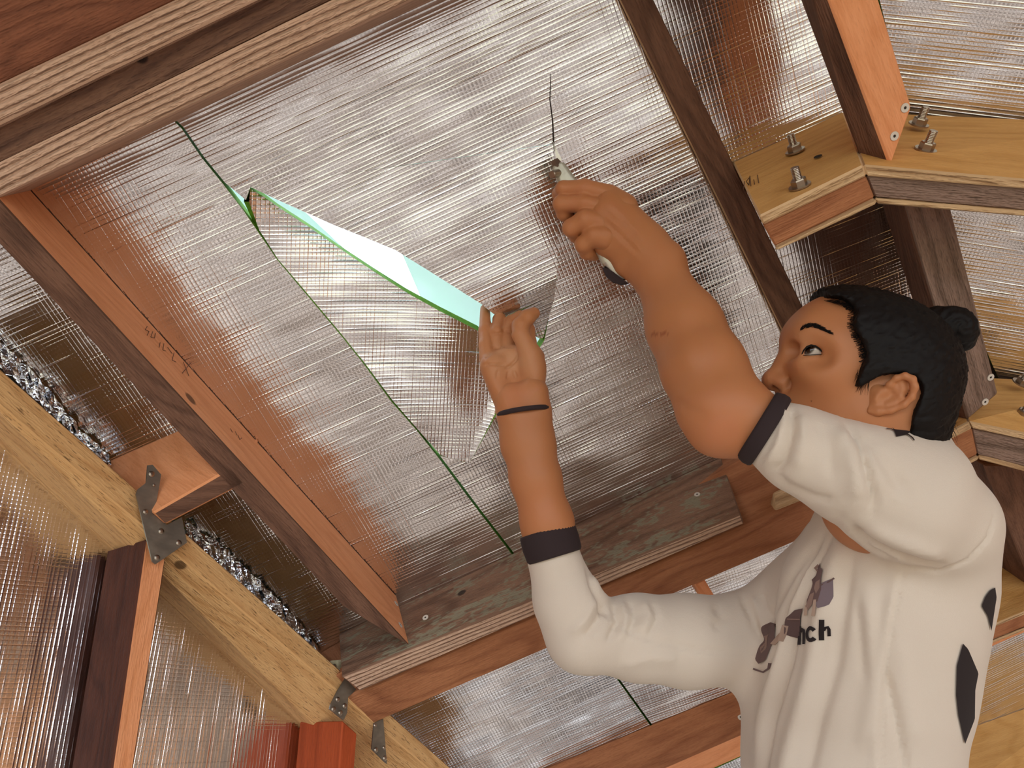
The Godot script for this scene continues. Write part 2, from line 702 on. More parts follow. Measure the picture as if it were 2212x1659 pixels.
# a sheet between two edges given point by point, foil on both sides with the green core between
func flap(t: Node3D, called: String, edge_a: Array, edge_b: Array, along: Vector3, thick := 0.012, lip := 0.0) -> void:
	var base := origin_of(t)
	var f := Build.new()
	var k := Build.new()
	var e := Build.new()
	var rows := 16
	var grid := []
	for j in edge_a.size():
		var line := []
		for r in rows + 1:
			line.append((edge_a[j] as Vector3).lerp(edge_b[j], float(r) / rows))
		grid.append(line)
	var nn := []
	for j in grid.size():
		var line := []
		for r in rows + 1:
			var du: Vector3 = grid[mini(j + 1, grid.size() - 1)][r] - grid[maxi(j - 1, 0)][r]
			var dv: Vector3 = grid[j][mini(r + 1, rows)] - grid[j][maxi(r - 1, 0)]
			if du.length() < 1e-5:
				du = grid[mini(j + 1, grid.size() - 1)][rows / 2] - grid[maxi(j - 1, 0)][rows / 2]
			if dv.length() < 1e-5:
				dv = Vector3(1e-6, 0, 0)
			var n := du.cross(dv).normalized()
			if n.dot(roof[0]) < 0.0:
				n = -n
			if n.length() < 0.5:
				n = roof[0]
			line.append(n)
		nn.append(line)
	var u := along.normalized()
	var w := (roof[0] as Vector3).cross(u).normalized()
	for j in grid.size():
		for r in rows + 1:
			var p: Vector3 = grid[j][r]
			var uvp := Vector2((p - base).dot(u), (p - base).dot(w)) + Vector2(0.13, 0.31)
			f.v.append(p)
			f.n.append(nn[j][r])
			f.uv.append(uvp)
			var back: Vector3 = p - nn[j][r] * thick
			if r == rows and lip > 0.0:
				back += ((grid[j][rows] as Vector3) - grid[j][rows / 2]).normalized() * lip
			k.v.append(back)
			k.n.append(-nn[j][r])
			k.uv.append(uvp)
	for j in grid.size() - 1:
		for r in rows:
			var a := j * (rows + 1) + r
			var q := [a, a + 1, a + rows + 2, a + rows + 1]
			var g := (f.v[q[1]] - f.v[q[0]]).cross(f.v[q[2]] - f.v[q[0]])
			var flip := g.dot(f.n[q[0]]) > 0.0
			for tri_ in [[0, 1, 2], [0, 2, 3]]:
				if flip:
					f.i.append_array([q[tri_[0]], q[tri_[2]], q[tri_[1]]])
					k.i.append_array([q[tri_[0]], q[tri_[1]], q[tri_[2]]])
				else:
					f.i.append_array([q[tri_[0]], q[tri_[1]], q[tri_[2]]])
					k.i.append_array([q[tri_[0]], q[tri_[2]], q[tri_[1]]])
	for j in grid.size() - 1:
		for r in [0, rows]:
			var a: Vector3 = grid[j][r]
			var c: Vector3 = grid[j + 1][r]
			var out: Vector3 = a - grid[j][rows / 2]
			e.quad(a, c, k.v[(j + 1) * (rows + 1) + r], k.v[j * (rows + 1) + r], out)
	part(called, commit([f, k, e], [M.foil, M.foil, M.core], base), t)


func build_panels() -> void:
	var seam := [[170, -57], [303, 150], [368, 251], [395, 277], [439, 341], [483, 395], [527, 452], [601, 560], [740, 725], [784, 780], [848, 867], [902, 928], [956, 996], [1037, 1104], [1101, 1187], [1135, 1232]]
	var left_of := []
	var right_of := []
	for q in seam:
		left_of.append([q[0] - 2.5, q[1] + 1.0])
		right_of.append([q[0] + 2.5, q[1] - 1.0])
	# the board left of the seam
	var p := [[-600, -295], [900, 1366]]
	var back_up := left_of.duplicate()
	back_up.reverse()
	panel("long foil-faced insulation board between the orange purlin and the green seam", roof, p + back_up, [100, 800, 1100, 350])
	# the board being cut: the opening borders on the seam
	var hole := [[531, 432], [541, 404], [1196, 311], [1203, 600], [1176, 735], [1078, 885], [1014, 1001], [950, 984]]
	var main := []
	main.append_array(right_of.slice(0, 6))
	main.append_array(hole)
	main.append_array(right_of.slice(12))
	main.append_array([[1180, 1180], [1830, 902], [1720, 719], [1372, 10], [984, -780]])
	var t := panel("large foil-faced insulation board with a triangular opening being cut in it", roof, main, [740, 172, 1345, -105])
	# the upper flap hangs from the line between the cut's ends and is pulled into the room at its tip
	var a := []
	var b := []
	var slit_up := [[541, 404, 0.0], [600, 432, 0.0], [660, 459, 0.003], [720, 486, 0.005], [790, 514, 0.007], [855, 541, 0.010], [920, 581, 0.013], [985, 622, 0.016], [1040, 657, 0.02], [1066, 678, 0.022], [1082, 684, 0.014], [1110, 700, -0.004]]
	var right_up := [[545, 403, 0.0], [740, 376, 0.0], [900, 354, 0.0], [1060, 331, 0.0], [1195, 312, 0.0], [1199, 400, 0.006], [1202, 480, 0.011], [1204, 550, 0.016], [1203, 590, 0.019], [1202, 606, 0.02], [1198, 640, 0.008], [1172, 735, -0.006]]
	for k in slit_up.size():
		a.append(on(roof, slit_up[k][0], slit_up[k][1], slit_up[k][2]))
		b.append(on(roof, right_up[k][0], right_up[k][1], right_up[k][2]))
	flap(t, "flap", a, b, on(roof, 1345, -105) - on(roof, 740, 172))
	# the lower flap is pushed back into the opening
	a = []
	b = []
	var seam_low := [[538, 436, 0.0], [560, 497, -0.004], [602, 562, -0.006], [660, 632, -0.008], [720, 703, -0.008], [784, 779, -0.008], [848, 865, -0.006], [902, 927, -0.004], [950, 982, 0.0], [1000, 1000, 0.0], [1014, 1001, 0.0]]
	var slit_low := [[541, 408, -0.004], [570, 425, -0.012], [604, 449, -0.02], [670, 492, -0.03], [740, 541, -0.038], [810, 588, -0.042], [880, 633, -0.045], [950, 672, -0.045], [1032, 714, -0.045], [1085, 790, -0.03], [1078, 885, -0.006]]
	for k in seam_low.size():
		a.append(on(roof, seam_low[k][0], seam_low[k][1], seam_low[k][2]))
		b.append(on(roof, slit_low[k][0], slit_low[k][1], slit_low[k][2]))
	flap(t, "flap", a, b, on(roof, 1040, 770) - on(roof, 700, 752), 0.012, 0.0065)
	# the line already scored above the knife
	var cutb := Build.new()
	tube(cutb, [on(roof, 1190, 160, 0.0004), on(roof, 1188, 215, 0.0004), on(roof, 1194, 262, 0.0004), on(roof, 1196, 311, 0.0004)], [0.0004, 0.0007, 0.0009, 0.0012], 6)
	part("scored_line", commit([cutb], [M.hole], origin_of(t)), t)

	panel("dim foil board strip between the sloping wall plate and the dark purlin", roof, [[-700, -400], [-606, -295], [894, 1370], [745, 1462], [-700, 129]], [0, 560, 200, 470])
	panel("foil board above the bolted plywood gusset, left of the orange hip rafter", roof, [[989, -780], [1377, 10], [1607, 480], [1665, 470], [1895, 330], [1770, -10], [1460, -780]], [1472, 180, 1700, 80])
	panel("foil board below the bolted plywood gusset, beside the man's forehead", roof, [[1612, 484], [1725, 719], [1846, 960], [1900, 1090], [2230, 1200], [2140, 960], [1965, 470], [1895, 338], [1668, 476]], [1690, 600, 1880, 525])
	panel("foil board below the twin rafter, from the wall plate to a green seam", roof, [[770, 1486], [800, 1498], [1235, 1313], [1262, 1362], [1322, 1452], [1393, 1551], [1470, 1660], [1130, 1818]], [850, 1640, 1380, 1400])
	panel("foil board below the man's bent elbow, right of a short green seam", roof, [[1238, 1312], [1840, 1060], [2250, 1150], [2250, 1320], [1475, 1658], [1397, 1549], [1326, 1450], [1266, 1360]], [1400, 1500, 1590, 1430])
	panel("foil board under the lowest rafter, at the bottom of the picture", roof, [[1150, 1838], [2300, 1320], [2330, 1560], [2330, 1800], [1210, 1890]], [1540, 1659, 1610, 1625])
	panel("warm-reflecting foil board right of the orange hip rafter", slope, [[1560, -700], [1760, -330], [1885, -60], [1975, 300], [2450, 340], [2950, 380], [2950, -700]], [1965, 85, 2200, 110])
	panel("crinkled foil board at the right edge beside the bun of hair", slope, [[1985, 420], [2450, 430], [2950, 470], [2950, 980], [2450, 900], [2175, 860]], [2080, 480, 2212, 500])
	# foil on the wall, threads upright
	var wl := flat_poly(wall, [[-600, 500], [300, 1130], [130, 1900], [-600, 1900]], -0.115)
	var wt := thing("insulation_panel", "foil wall board left of the dark post, in the lower left corner", "insulation board", middle(Array(wl)), "foil insulation boards")
	part("board", board(wl, wall[0], 0.022, on(wall, 90, 1659, -0.115) - on(wall, 165, 1250, -0.115), M.foil_wall, M.core, M.foil, wt.position), wt)
	wl = flat_poly(wall, [[303, 1140], [800, 1590], [760, 2000], [140, 1900]], -0.115)
	wt = thing("insulation_panel", "foil wall board between the two posts under the plate", "insulation board", middle(Array(wl)), "foil insulation boards")
	part("board", board(wl, wall[0], 0.022, on(wall, 420, 1659, -0.115) - on(wall, 460, 1400, -0.115), M.foil_wall, M.core, M.foil, wt.position), wt)
	# crumpled foil where the boards meet the plate
	crumple("crumpled foil tucked along the wall plate left of the steel strap", [[-60, 690], [0, 738], [60, 790], [110, 845], [170, 925], [236, 985]], [[-60, 735], [0, 792], [60, 848], [110, 896], [170, 950], [240, 1014]])
	crumple("crumpled foil tucked along the wall plate right of the steel strap", [[400, 1125], [470, 1170], [530, 1225], [590, 1285], [650, 1350], [690, 1400]], [[402, 1184], [465, 1240], [530, 1300], [590, 1350], [650, 1402], [690, 1440]])
	crumple("crumpled foil at the plate's lower end beside the lowest strap", [[830, 1548], [860, 1578], [890, 1605], [930, 1640], [980, 1690]], [[838, 1590], [858, 1615], [880, 1640], [915, 1670], [950, 1710]])


func crumple(label: String, top: Array, low: Array) -> void:
	var b := Build.new()
	var nu := 40
	var nv := 5
	var pts := []
	for i in nu + 1:
		var s := float(i) / nu * (top.size() - 1)
		var k := mini(int(s), top.size() - 2)
		var f := s - k
		var row := []
		for j in nv + 1:
			var q := float(j) / nv
			var a := Vector2(top[k][0], top[k][1]).lerp(Vector2(top[k + 1][0], top[k + 1][1]), f)
			var c := Vector2(low[k][0], low[k][1]).lerp(Vector2(low[k + 1][0], low[k + 1][1]), f)
			var m := a.lerp(c, q) + Vector2(rng.randf_range(-3, 3), rng.randf_range(-3, 3))
			row.append(on(roof, m.x, m.y, 0.004 + 0.03 * q + rng.randf_range(-0.005, 0.006)))
		pts.append(row)
	for i in nu:
		for j in nv:
			var a: Vector3 = pts[i][j]
			var uvs := []
			for q: Vector3 in [pts[i][j], pts[i + 1][j], pts[i + 1][j + 1], pts[i][j + 1]]:
				uvs.append(Vector2(q.x, q.y) * 1.0)
			b.quad(pts[i][j], pts[i + 1][j], pts[i + 1][j + 1], pts[i][j + 1], roof[0], uvs)
	tag(part("crumpled_foil", commit([b], [M.foil], pts[nu / 2][3])), label, "foil")


func beam(called: String, label: String, category: String, p: Array, mat: Material, use := {}, group := "", grain := Vector3.ZERO) -> Node3D:
	var base := middle(p)
	var t := thing(called, label, category, base, group)
	part("timber", timber(p, mat, base, use, grain), t)
	return t


func build_timber() -> void:
	var t: Node3D
	# upper left: boards of the double rafter
	beam("rafter", "ridged light-brown rafter edge next to the big foil board, upper left", "rafter", corners(roof, [[-400, 616], [-400, 545], [1500, -383], [1500, -289]], 0.13, 0.14), M.ridged)
	beam("rafter", "dark weathered rafter board with knots between two ridged edges, upper left", "rafter", corners(roof, [[-400, 550], [-400, 448], [1450, -460], [1500, -383]], 0.122, 0.13), M.knotty)
	beam("rafter", "ridged rafter edge with torn splinters, above the knotty dark board", "rafter", corners(roof, [[-400, 464], [-400, 371], [1350, -465], [1400, -410]], 0.14, 0.14), M.ridged)
	beam("rafter", "wide dark reddish-brown board filling the upper left corner", "rafter", corners(roof, [[-400, 375], [-400, 186], [1250, -590], [1300, -440]], 0.132, 0.13), M.darkred)
	# the purlin along the left of the cut board
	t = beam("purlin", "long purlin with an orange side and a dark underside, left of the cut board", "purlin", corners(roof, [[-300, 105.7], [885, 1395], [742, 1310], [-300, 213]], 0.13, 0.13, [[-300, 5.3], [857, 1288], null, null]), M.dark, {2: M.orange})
	beam("purlin", "dark flat purlin crossing from the top edge down behind the man's forehead", "purlin", corners(roof, [[1088, -520], [1801, 935], [1850, 900], [1160, -520]], 0.012, 0.012), M.dark, {2: M.edge})
	# the twin rafter below
	t = beam("rafter", "weathered rafter with mildew stains and a ridged lower edge, under the green seam", "rafter", corners(roof, [[737, 1462], [1600, 1110], [1608, 1132], [778, 1494]], 0.135, 0.13, [[730, 1370], [1558, 986], null, null]), M.weathered, {0: M.ridged})
	beam("rafter", "plain red-brown rafter lying against the weathered one, running behind the man", "rafter", corners(roof, [[748, 1507], [1900, 1010], [1910, 1088], [806, 1563]], 0.12, 0.12, [[715, 1440], [1880, 820], null, null]), M.red)
	beam("block", "small pale wood block on the red-brown rafter below the man's sleeve", "block", corners(roof, [[1672, 1098], [1790, 1050], [1790, 1060], [1676, 1105]], 0.135, 0.02, [[1670, 1062, 0.11], [1790, 1005, 0.11], null, null]), M.edge)
	beam("block", "small orange block between the foil and the man's sleeve", "block", corners(roof, [[1500, 1262], [1522, 1252], [1545, 1290], [1520, 1305]], 0.04, 0.04), M.orange)
	t = beam("rafter", "lowest red-brown rafter with two screws, beside the shirt's front", "rafter", corners(roof, [[1020, 1838], [2260, 1300], [2275, 1340], [1040, 1880]], 0.05, 0.05, [[990, 1735], [2260, 1215], null, null]), M.red, {0: M.orange})
	# rafter tail at the plate
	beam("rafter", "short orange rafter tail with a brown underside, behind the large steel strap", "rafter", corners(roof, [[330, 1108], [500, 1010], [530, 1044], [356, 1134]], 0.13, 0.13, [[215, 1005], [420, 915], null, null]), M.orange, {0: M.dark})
	beam("rafter", "red-brown rafter tail at the perforated strap, beside the wall plate", "rafter", corners(roof, [[700, 1474], [760, 1440], [775, 1500], [735, 1512]], 0.11, 0.11, [[668, 1424], [735, 1385], null, null]), M.red)
	# wall plate and posts
	var w := []
	for q in [[-90, 800, 0.0], [1000, 1724, 0.0], [1000, 1890, -0.115], [-90, 880, -0.115], [-90, 716, 0.0], [1000, 1682, 0.0], [1040, 1682, -0.115], [-90, 640, -0.115]]:
		w.append(on(wall, q[0], q[1], q[2]))
	w[6] = (w[5] as Vector3) - (wall[0] as Vector3) * 0.115
	w[7] = (w[4] as Vector3) - (wall[0] as Vector3) * 0.115
	beam("wall_plate", "yellowish timber wall plate running down across the lower left corner", "beam", w, M.plate)
	post("upright post with a near-black side and an orange edge, under the large strap", [[314, 1163], [358, 1208], [252, 1900], [206, 1900]], M.orange, M.stain)
	post("red-painted post top under the wall plate's lower end", [[740, 1556], [772, 1585], [748, 1900], [716, 1900]], M.redpaint, M.redpaint)
	# hip rafters between the facets
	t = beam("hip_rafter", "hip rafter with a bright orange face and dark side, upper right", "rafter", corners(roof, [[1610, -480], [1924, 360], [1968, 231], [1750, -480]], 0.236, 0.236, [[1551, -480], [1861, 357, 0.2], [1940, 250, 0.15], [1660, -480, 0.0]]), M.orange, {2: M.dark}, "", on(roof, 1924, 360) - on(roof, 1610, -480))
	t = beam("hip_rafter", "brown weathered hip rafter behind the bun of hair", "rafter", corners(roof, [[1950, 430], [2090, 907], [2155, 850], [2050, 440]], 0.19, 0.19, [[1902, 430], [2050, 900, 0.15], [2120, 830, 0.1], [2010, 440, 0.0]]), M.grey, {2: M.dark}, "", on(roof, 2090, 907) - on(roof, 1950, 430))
	beam("hip_rafter", "dark hip rafter at the right edge behind the shirt's shoulder", "rafter", corners(roof, [[2125, 1004], [2260, 1345], [2380, 1330], [2280, 1010]], 0.10, 0.10), M.dark)
	truss()


func post(label: String, q: Array, front: Material, side: Material) -> void:
	var p := []
	for c in q:
		p.append(on(wall, c[0], c[1], 0.0))
	for k in 4:
		p.append((p[k] as Vector3) - (wall[0] as Vector3) * 0.105)
	beam("post", label, "post", p, side, {0: front}, "", p[2] - p[1])


# a frame with plywood gussets on both sides of its timber
func frame_piece(t: Node3D, ends: Array, upper: Array, stuff: Material) -> void:
	# ends: for each end the four points across the underside; upper: where the front ply's face meets the boards
	var base := origin_of(t)
	var rise_a: Vector3 = upper[0] - ends[0][0]
	var rise_b: Vector3 = upper[1] - ends[1][0]
	var mats := [M.edge, stuff, M.edge]
	for k in 3:
		var a0: Vector3 = ends[0][k]
		var a1: Vector3 = ends[0][k + 1]
		var b0: Vector3 = ends[1][k]
		var b1: Vector3 = ends[1][k + 1]
		var lift := Vector3.ZERO if k != 1 else (rise_a.normalized() * 0.003)
		var p := [a0 + lift, b0 + lift, b1 + lift, a1 + lift, a0 + rise_a, b0 + rise_b, b1 + rise_b, a1 + rise_a]
		var use := {}
		if k == 0:
			use = {2: M.ply}
		elif k == 2:
			use = {4: M.ply}
		part(["gusset", "timber", "gusset"][k], timber(p, mats[k], base, use, b0 - a0), t)


func across(plane: Array, pts: Array, h: float) -> Array:
	var r := []
	for q in pts:
		r.append(on(plane, q[0], q[1], h))
	return r


func truss() -> void:
	# the frame by the top right
	var knee := across(roof, [[1865, 356], [1872, 381], [1891, 429], [1894, 441]], 0.25)
	var le := across(roof, [[1640, 466], [1649, 487], [1675, 534], [1679, 542]], 0.25)
	var ri := across(slope, [[2420, 406], [2420, 425], [2420, 476], [2420, 486]], 0.25)
	var t := thing("frame", "bolted plywood-gusseted roof frame bending at the orange hip rafter", "roof frame", knee[0], "plywood-gusseted roof frames")
	frame_piece(t, [le, knee], [on(roof, 1583, 351), on(roof, 1822, 241)], M.red)
	frame_piece(t, [knee, ri], [on(roof, 1822, 241), on(slope, 2420, 266)], M.grey)
	var fa := face_plane(le[0], knee[0], on(roof, 1583, 351))
	bolt(t, hit(fa, 1718, 327), fa[0])
	bolt(t, hit(fa, 1728, 403), fa[0])
	var fb := face_plane(knee[0], ri[0], on(slope, 2200, 250))
	bolt(t, hit(fb, 1984, 270), fb[0])
	bolt(t, hit(fb, 1999, 324), fb[0])
	# a knot in the ply and pencil writing
	var kb := Build.new()
	turned(kb, hit(fa, 1767, 338), fa[0], [[0.0, 0.0052], [0.0006, 0.0048], [0.0006, 0.0]], 12)
	part("knot", commit([kb], [M.hole], origin_of(t)), t)
	write_pencil(t, fb, [[[2142, 296], [2128, 300], [2122, 318], [2132, 326], [2148, 314], [2146, 296], [2134, 290]], [[2156, 306], [2157, 320], [2164, 320], [2167, 307], [2168, 320]], [[2176, 296], [2177, 321], [2182, 321]], [[2170, 306], [2184, 304]], [[2194, 308], [2187, 311], [2194, 316], [2187, 322]], [[2199, 309], [2200, 321]], [[2210, 310], [2204, 315], [2209, 322], [2213, 318], [2214, 298], [2214, 322]]])
	write_pencil(t, fa, [[[1608, 392], [1606, 408]], [[1618, 384], [1612, 392], [1618, 400], [1620, 380], [1622, 402]], [[1628, 388], [1630, 398]], [[1636, 378], [1639, 395]]])
	# the frame by the man's nape
	knee = across(roof, [[2092, 910], [2100, 926], [2112, 984], [2114, 993]], 0.2)
	le = across(roof, [[2000, 958], [2010, 972], [2030, 1025], [2034, 1035]], 0.2)
	ri = across(slope, [[2420, 978], [2420, 996], [2420, 1062], [2420, 1074]], 0.2)
	t = thing("frame", "plywood-gusseted roof frame at the right edge behind the man's nape", "roof frame", knee[0], "plywood-gusseted roof frames")
	frame_piece(t, [le, knee], [on(roof, 1960, 860), on(roof, 2060, 812)], M.red)
	frame_piece(t, [knee, ri], [on(roof, 2060, 812), on(slope, 2420, 830)], M.grey)
	fb = face_plane(knee[0], ri[0], on(slope, 2300, 815))
	bolt(t, hit(fb, 2204, 828), fb[0], 0.006)
	bolt(t, hit(fb, 2206, 897), fb[0], 0.006)
	# two more at the right, lower down, that only show their ends
	for g in [[[[2085, 1374], [2088, 1380], [2098, 1404], [2100, 1408]], [[2420, 1236], [2422, 1244], [2430, 1270], [2432, 1276]], [2070, 1240], [2420, 1112], "plywood-gusseted roof frame end beside the shirt's upper back marking", M.red],
			[[[1990, 1772], [1994, 1780], [2010, 1830], [2012, 1840]], [[2440, 1640], [2444, 1648], [2452, 1690], [2454, 1700]], [1985, 1610], [2440, 1450], "plywood-gusseted roof frame in the lower right corner", M.red]]:
		var a := across(roof, g[0], 0.15)
		var b := across(roof, g[1], 0.15)
		t = thing("frame", g[4], "roof frame", a[0], "plywood-gusseted roof frames")
		frame_piece(t, [a, b], [on(roof, g[2][0], g[2][1]), on(roof, g[3][0], g[3][1])], g[5])


func face_plane(a: Vector3, b: Vector3, c: Vector3) -> Array:
	var n := (b - a).cross(c - a).normalized()
	if n.dot(EYE - a) < 0.0:
		n = -n
	return plane_through(a, n)


func hit(plane: Array, x: float, y: float) -> Vector3:
	return on(plane, x, y, 0.0005)


func write_pencil(t: Node3D, plane: Array, strokes: Array) -> void:
	var b := Build.new()
	for s in strokes:
		var pts := []
		var rad := []
		for q in s:
			pts.append(on(plane, q[0], q[1], 0.0003))
			rad.append(0.0005)
		tube(b, pts, rad, 5)
	part("pencil_writing", commit([b], [M.pencil], origin_of(t)), t)


func bolt(t: Node3D, p: Vector3, n: Vector3, stud := 0.013) -> void:
	var o := Node3D.new()
	var b := Build.new()
	turned(b, p, n, [[0.0, 0.0125], [0.0018, 0.0125], [0.0018, 0.0]], 18)
	turned(b, p + n * 0.0018, n, [[0.0, 0.0088], [0.0065, 0.0088], [0.008, 0.0078], [0.008, 0.0]], 6)
	var prof := []
	var z := 0.009
	while z < 0.009 + stud:
		prof.append([z, 0.0046])
		prof.append([z + 0.0009, 0.0051])
		z += 0.0018
	prof.append([z, 0.0044])
	prof.append([z, 0.0])
	turned(b, p, n, prof, 12)
	part("bolt", commit([b], [M.bolt], origin_of(t)), t)
	o.free()


func screw(t: Node3D, p: Vector3, n: Vector3, r := 0.0048) -> void:
	var b := Build.new()
	var h := Build.new()
	turned(b, p, n, [[0.0, r], [0.0006, r * 0.96], [0.0006, r * 0.35], [0.0002, r * 0.3]], 16)
	turned(h, p, n, [[0.00035, r * 0.42], [0.00035, 0.0]], 4)
	part("screw", commit([b, h], [M.screw, M.hole], origin_of(t)), t)


func find_thing(label: String) -> Node3D:
	for c in get_children():
		if c.has_meta("label") and str(c.get_meta("label")).begins_with(label):
			return c
	return null


func build_hardware() -> void:
	var t := find_thing("hip rafter with a bright")
	for q in [[1955, 233], [1932, 294]]:
		screw(t, on(roof, q[0], q[1], 0.2365), roof[0], 0.0052)
	t = find_thing("brown weathered hip")
	for q in [[2140, 815], [2128, 868]]:
		screw(t, on(roof, q[0], q[1], 0.1905), roof[0], 0.0052)
	t = find_thing("long purlin with an orange")
	var side := face_plane(on(roof, -300, 105.7, 0.13), on(roof, 885, 1395, 0.13), on(roof, 857, 1288))
	for q in [[856, 1304], [865, 1350]]:
		screw(t, on(side, q[0], q[1], 0.0005), side[0])
	write_pencil(t, side, [[[318, 705], [314, 712], [322, 716], [318, 724]], [[330, 716], [326, 728], [334, 730], [336, 720]], [[346, 740], [344, 750]], [[354, 742], [352, 756], [358, 758]], [[362, 750], [372, 764]], [[376, 762], [372, 778], [380, 782]], [[396, 782], [408, 812]], [[410, 786], [394, 806]]])
	write_pencil(t, side, [[[498, 926], [502, 934]], [[508, 932], [512, 940]], [[514, 940], [518, 950], [522, 946]]])
	t = find_thing("weathered rafter with mildew")
	side = face_plane(on(roof, 737, 1462, 0.135), on(roof, 1600, 1110, 0.135), on(roof, 1558, 986))
	for q in [[919, 1334], [1506, 1068]]:
		screw(t, on(side, q[0], q[1], 0.0005), side[0])
	t = find_thing("lowest red-brown rafter")
	side = face_plane(on(roof, 1020, 1838, 0.05), on(roof, 2260, 1300, 0.05), on(roof, 2260, 1215))
	for q in [[1582, 1500], [1600, 1549]]:
		screw(t, on(side, q[0], q[1], 0.0005), side[0], 0.0056)
	# straps: a plate folded from the rafter tail down over the wall plate
	strap("large bent steel strap with nails tying the orange rafter tail to the plate", [[319, 1005], [330, 1004], [348, 1025], [345, 1045], [334, 1105], [360, 1134], [393, 1117], [404, 1172], [336, 1219], [329, 1213], [294, 1068], [297, 1058], [316, 1043]], 0.012,
			[[327, 1024, 0.0042], [314, 1106, 0.0035], [348, 1148, 0.004], [386, 1173, 0.004], [339, 1205, 0.004], [332, 1048, 0.002]], M.steel)
	strap("dark steel strap nailed over the wall plate near the twin rafter", [[728, 1494], [748, 1462], [770, 1490], [752, 1506], [750, 1540], [742, 1556], [712, 1532], [714, 1522]], 0.006,
			[[729, 1511, 0.004], [720, 1532, 0.004], [744, 1525, 0.004], [735, 1540, 0.004]], M.steel)
	strap("pale perforated zinc strap behind the weathered rafter's end", [[716, 1427], [739, 1425], [748, 1460], [728, 1492], [708, 1475], [711, 1432]], -0.004,
			[[722, 1440, 0.004], [731, 1462, 0.005], [716, 1477, 0.003], [731, 1478, 0.003], [733, 1446, 0.0015]], M.zinc)
	strap("narrow dark steel strap at the plate's lower end", [[808, 1562], [828, 1553], [836, 1650], [830, 1645], [803, 1618]], 0.006,
			[[810, 1567, 0.003], [812, 1620, 0.004], [829, 1615, 0.003], [831, 1638, 0.004]], M.steel)


func strap(label: String, poly: Array, proud: float, nails: Array, mat: Material) -> void:
	var o := flat_poly(wall, poly, proud)
	var base := middle(Array(o))
	var t := thing("metal_strap", label, "strap", base)
	part("plate", board(o, wall[0], 0.002, o[1] - o[0], mat, mat, mat, base), t)
	for q in nails:
		var b := Build.new()
		turned(b, on(wall, q[0], q[1], proud + 0.0002), wall[0], [[0.0, q[2]], [0.001, q[2] * 0.95], [0.0019, q[2] * 0.5], [0.0021, 0.0]], 12)
		part("nail", commit([b], [M.bolt], base), t)


# ---------------------------------------------------------------- soft shapes: a field of joined capsules and ellipsoids, meshed

class Field:
	var kind := PackedInt32Array()       # 0 capsule, 1 ellipsoid; +2 carves
	var a := PackedVector3Array()
	var b := PackedVector3Array()
	var ra := PackedFloat32Array()
	var rb := PackedFloat32Array()
	var k := PackedFloat32Array()
	var rad := PackedVector3Array()
	var local := Transform3D()           # world to the field's own axes
	var mirror := false
	var outline := PackedVector2Array()  # keeps only what lies inside this outline in the own axes' x, y

	func bar(p: Vector3, q: Vector3, r0: float, r1: float, soft := 0.012, carve := false) -> void:
		kind.append(2 if carve else 0)
		a.append(p)
		b.append(q)
		ra.append(r0)
		rb.append(r1)
		k.append(soft)
		rad.append(Vector3.ZERO)

	func egg(p: Vector3, r: Vector3, soft := 0.012, carve := false) -> void:
		kind.append(3 if carve else 1)
		a.append(p)
		b.append(p)
		ra.append(0.0)
		rb.append(0.0)
		k.append(soft)
		rad.append(r)

	func chain(pts: Array, radii: Array, soft := 0.012) -> void:
		for j in pts.size() - 1:
			bar(pts[j], pts[j + 1], radii[j], radii[j + 1], soft)

	func own(p: Vector3) -> Vector3:
		var q := local * p
		if mirror:
			q.z = absf(q.z)
		return q

	func one(j: int, p: Vector3) -> float:
		if kind[j] % 2 == 1:
			var r := rad[j]
			var q := p - a[j]
			var k0 := (q / r).length()
			var k1 := (q / (r * r)).length()
			return k0 * (k0 - 1.0) / k1 if k1 > 1e-6 else -minf(r.x, minf(r.y, r.z))
		var ab := b[j] - a[j]
		var t := clampf((p - a[j]).dot(ab) / maxf(ab.length_squared(), 1e-12), 0.0, 1.0)
		return (p - a[j] - ab * t).length() - lerpf(ra[j], rb[j], t)

	func value(p: Vector3, list: PackedInt32Array) -> float:   # p in the own axes
		var d := 1e3
		for j in list:
			var e := one(j, p)
			var s := k[j]
			if kind[j] < 2:
				var h := maxf(s - absf(d - e), 0.0) / s
				d = minf(d, e) - h * h * s * 0.25
			else:
				e = -e
				var h := maxf(s - absf(d - e), 0.0) / s
				d = maxf(d, e) + h * h * s * 0.25
		if not outline.is_empty():
			d = maxf(d, edge(Vector2(p.x, p.y)))
		return d

	func edge(p: Vector2) -> float:
		var d := 1e9
		var inside := false
		var n := outline.size()
		var j := n - 1
		for i in n:
			var e := outline[j] - outline[i]
			var w := p - outline[i]
			var q := w - e * clampf(w.dot(e) / e.length_squared(), 0.0, 1.0)
			d = minf(d, q.length_squared())
			if (outline[i].y > p.y) != (outline[j].y > p.y) and p.x < e.x * w.y / e.y + outline[i].x:
				inside = not inside
			j = i
		return -sqrt(d) if inside else sqrt(d)

	func everything() -> PackedInt32Array:
		return PackedInt32Array(range(kind.size()))

	func at(p: Vector3) -> float:
		return value(own(p), everything())

	func lean(p: Vector3, e := 0.0015) -> Vector3:
		var all := everything()
		var g := Vector3.ZERO
		for ax in [Vector3.RIGHT, Vector3.UP, Vector3.BACK]:
			g += ax * (value(own(p + ax * e), all) - value(own(p - ax * e), all))
		return g.normalized()

	func march(from: Vector3, dir: Vector3, start := 0.5, far := 1.6) -> Vector3:
		var all := everything()
		var t := start
		for s in 90:
			var d := value(own(from + dir * t), all)
			if d < 0.0004:
				break
			t += maxf(d * 0.85, 0.0003)
			if t > far:
				break
		return from + dir * t


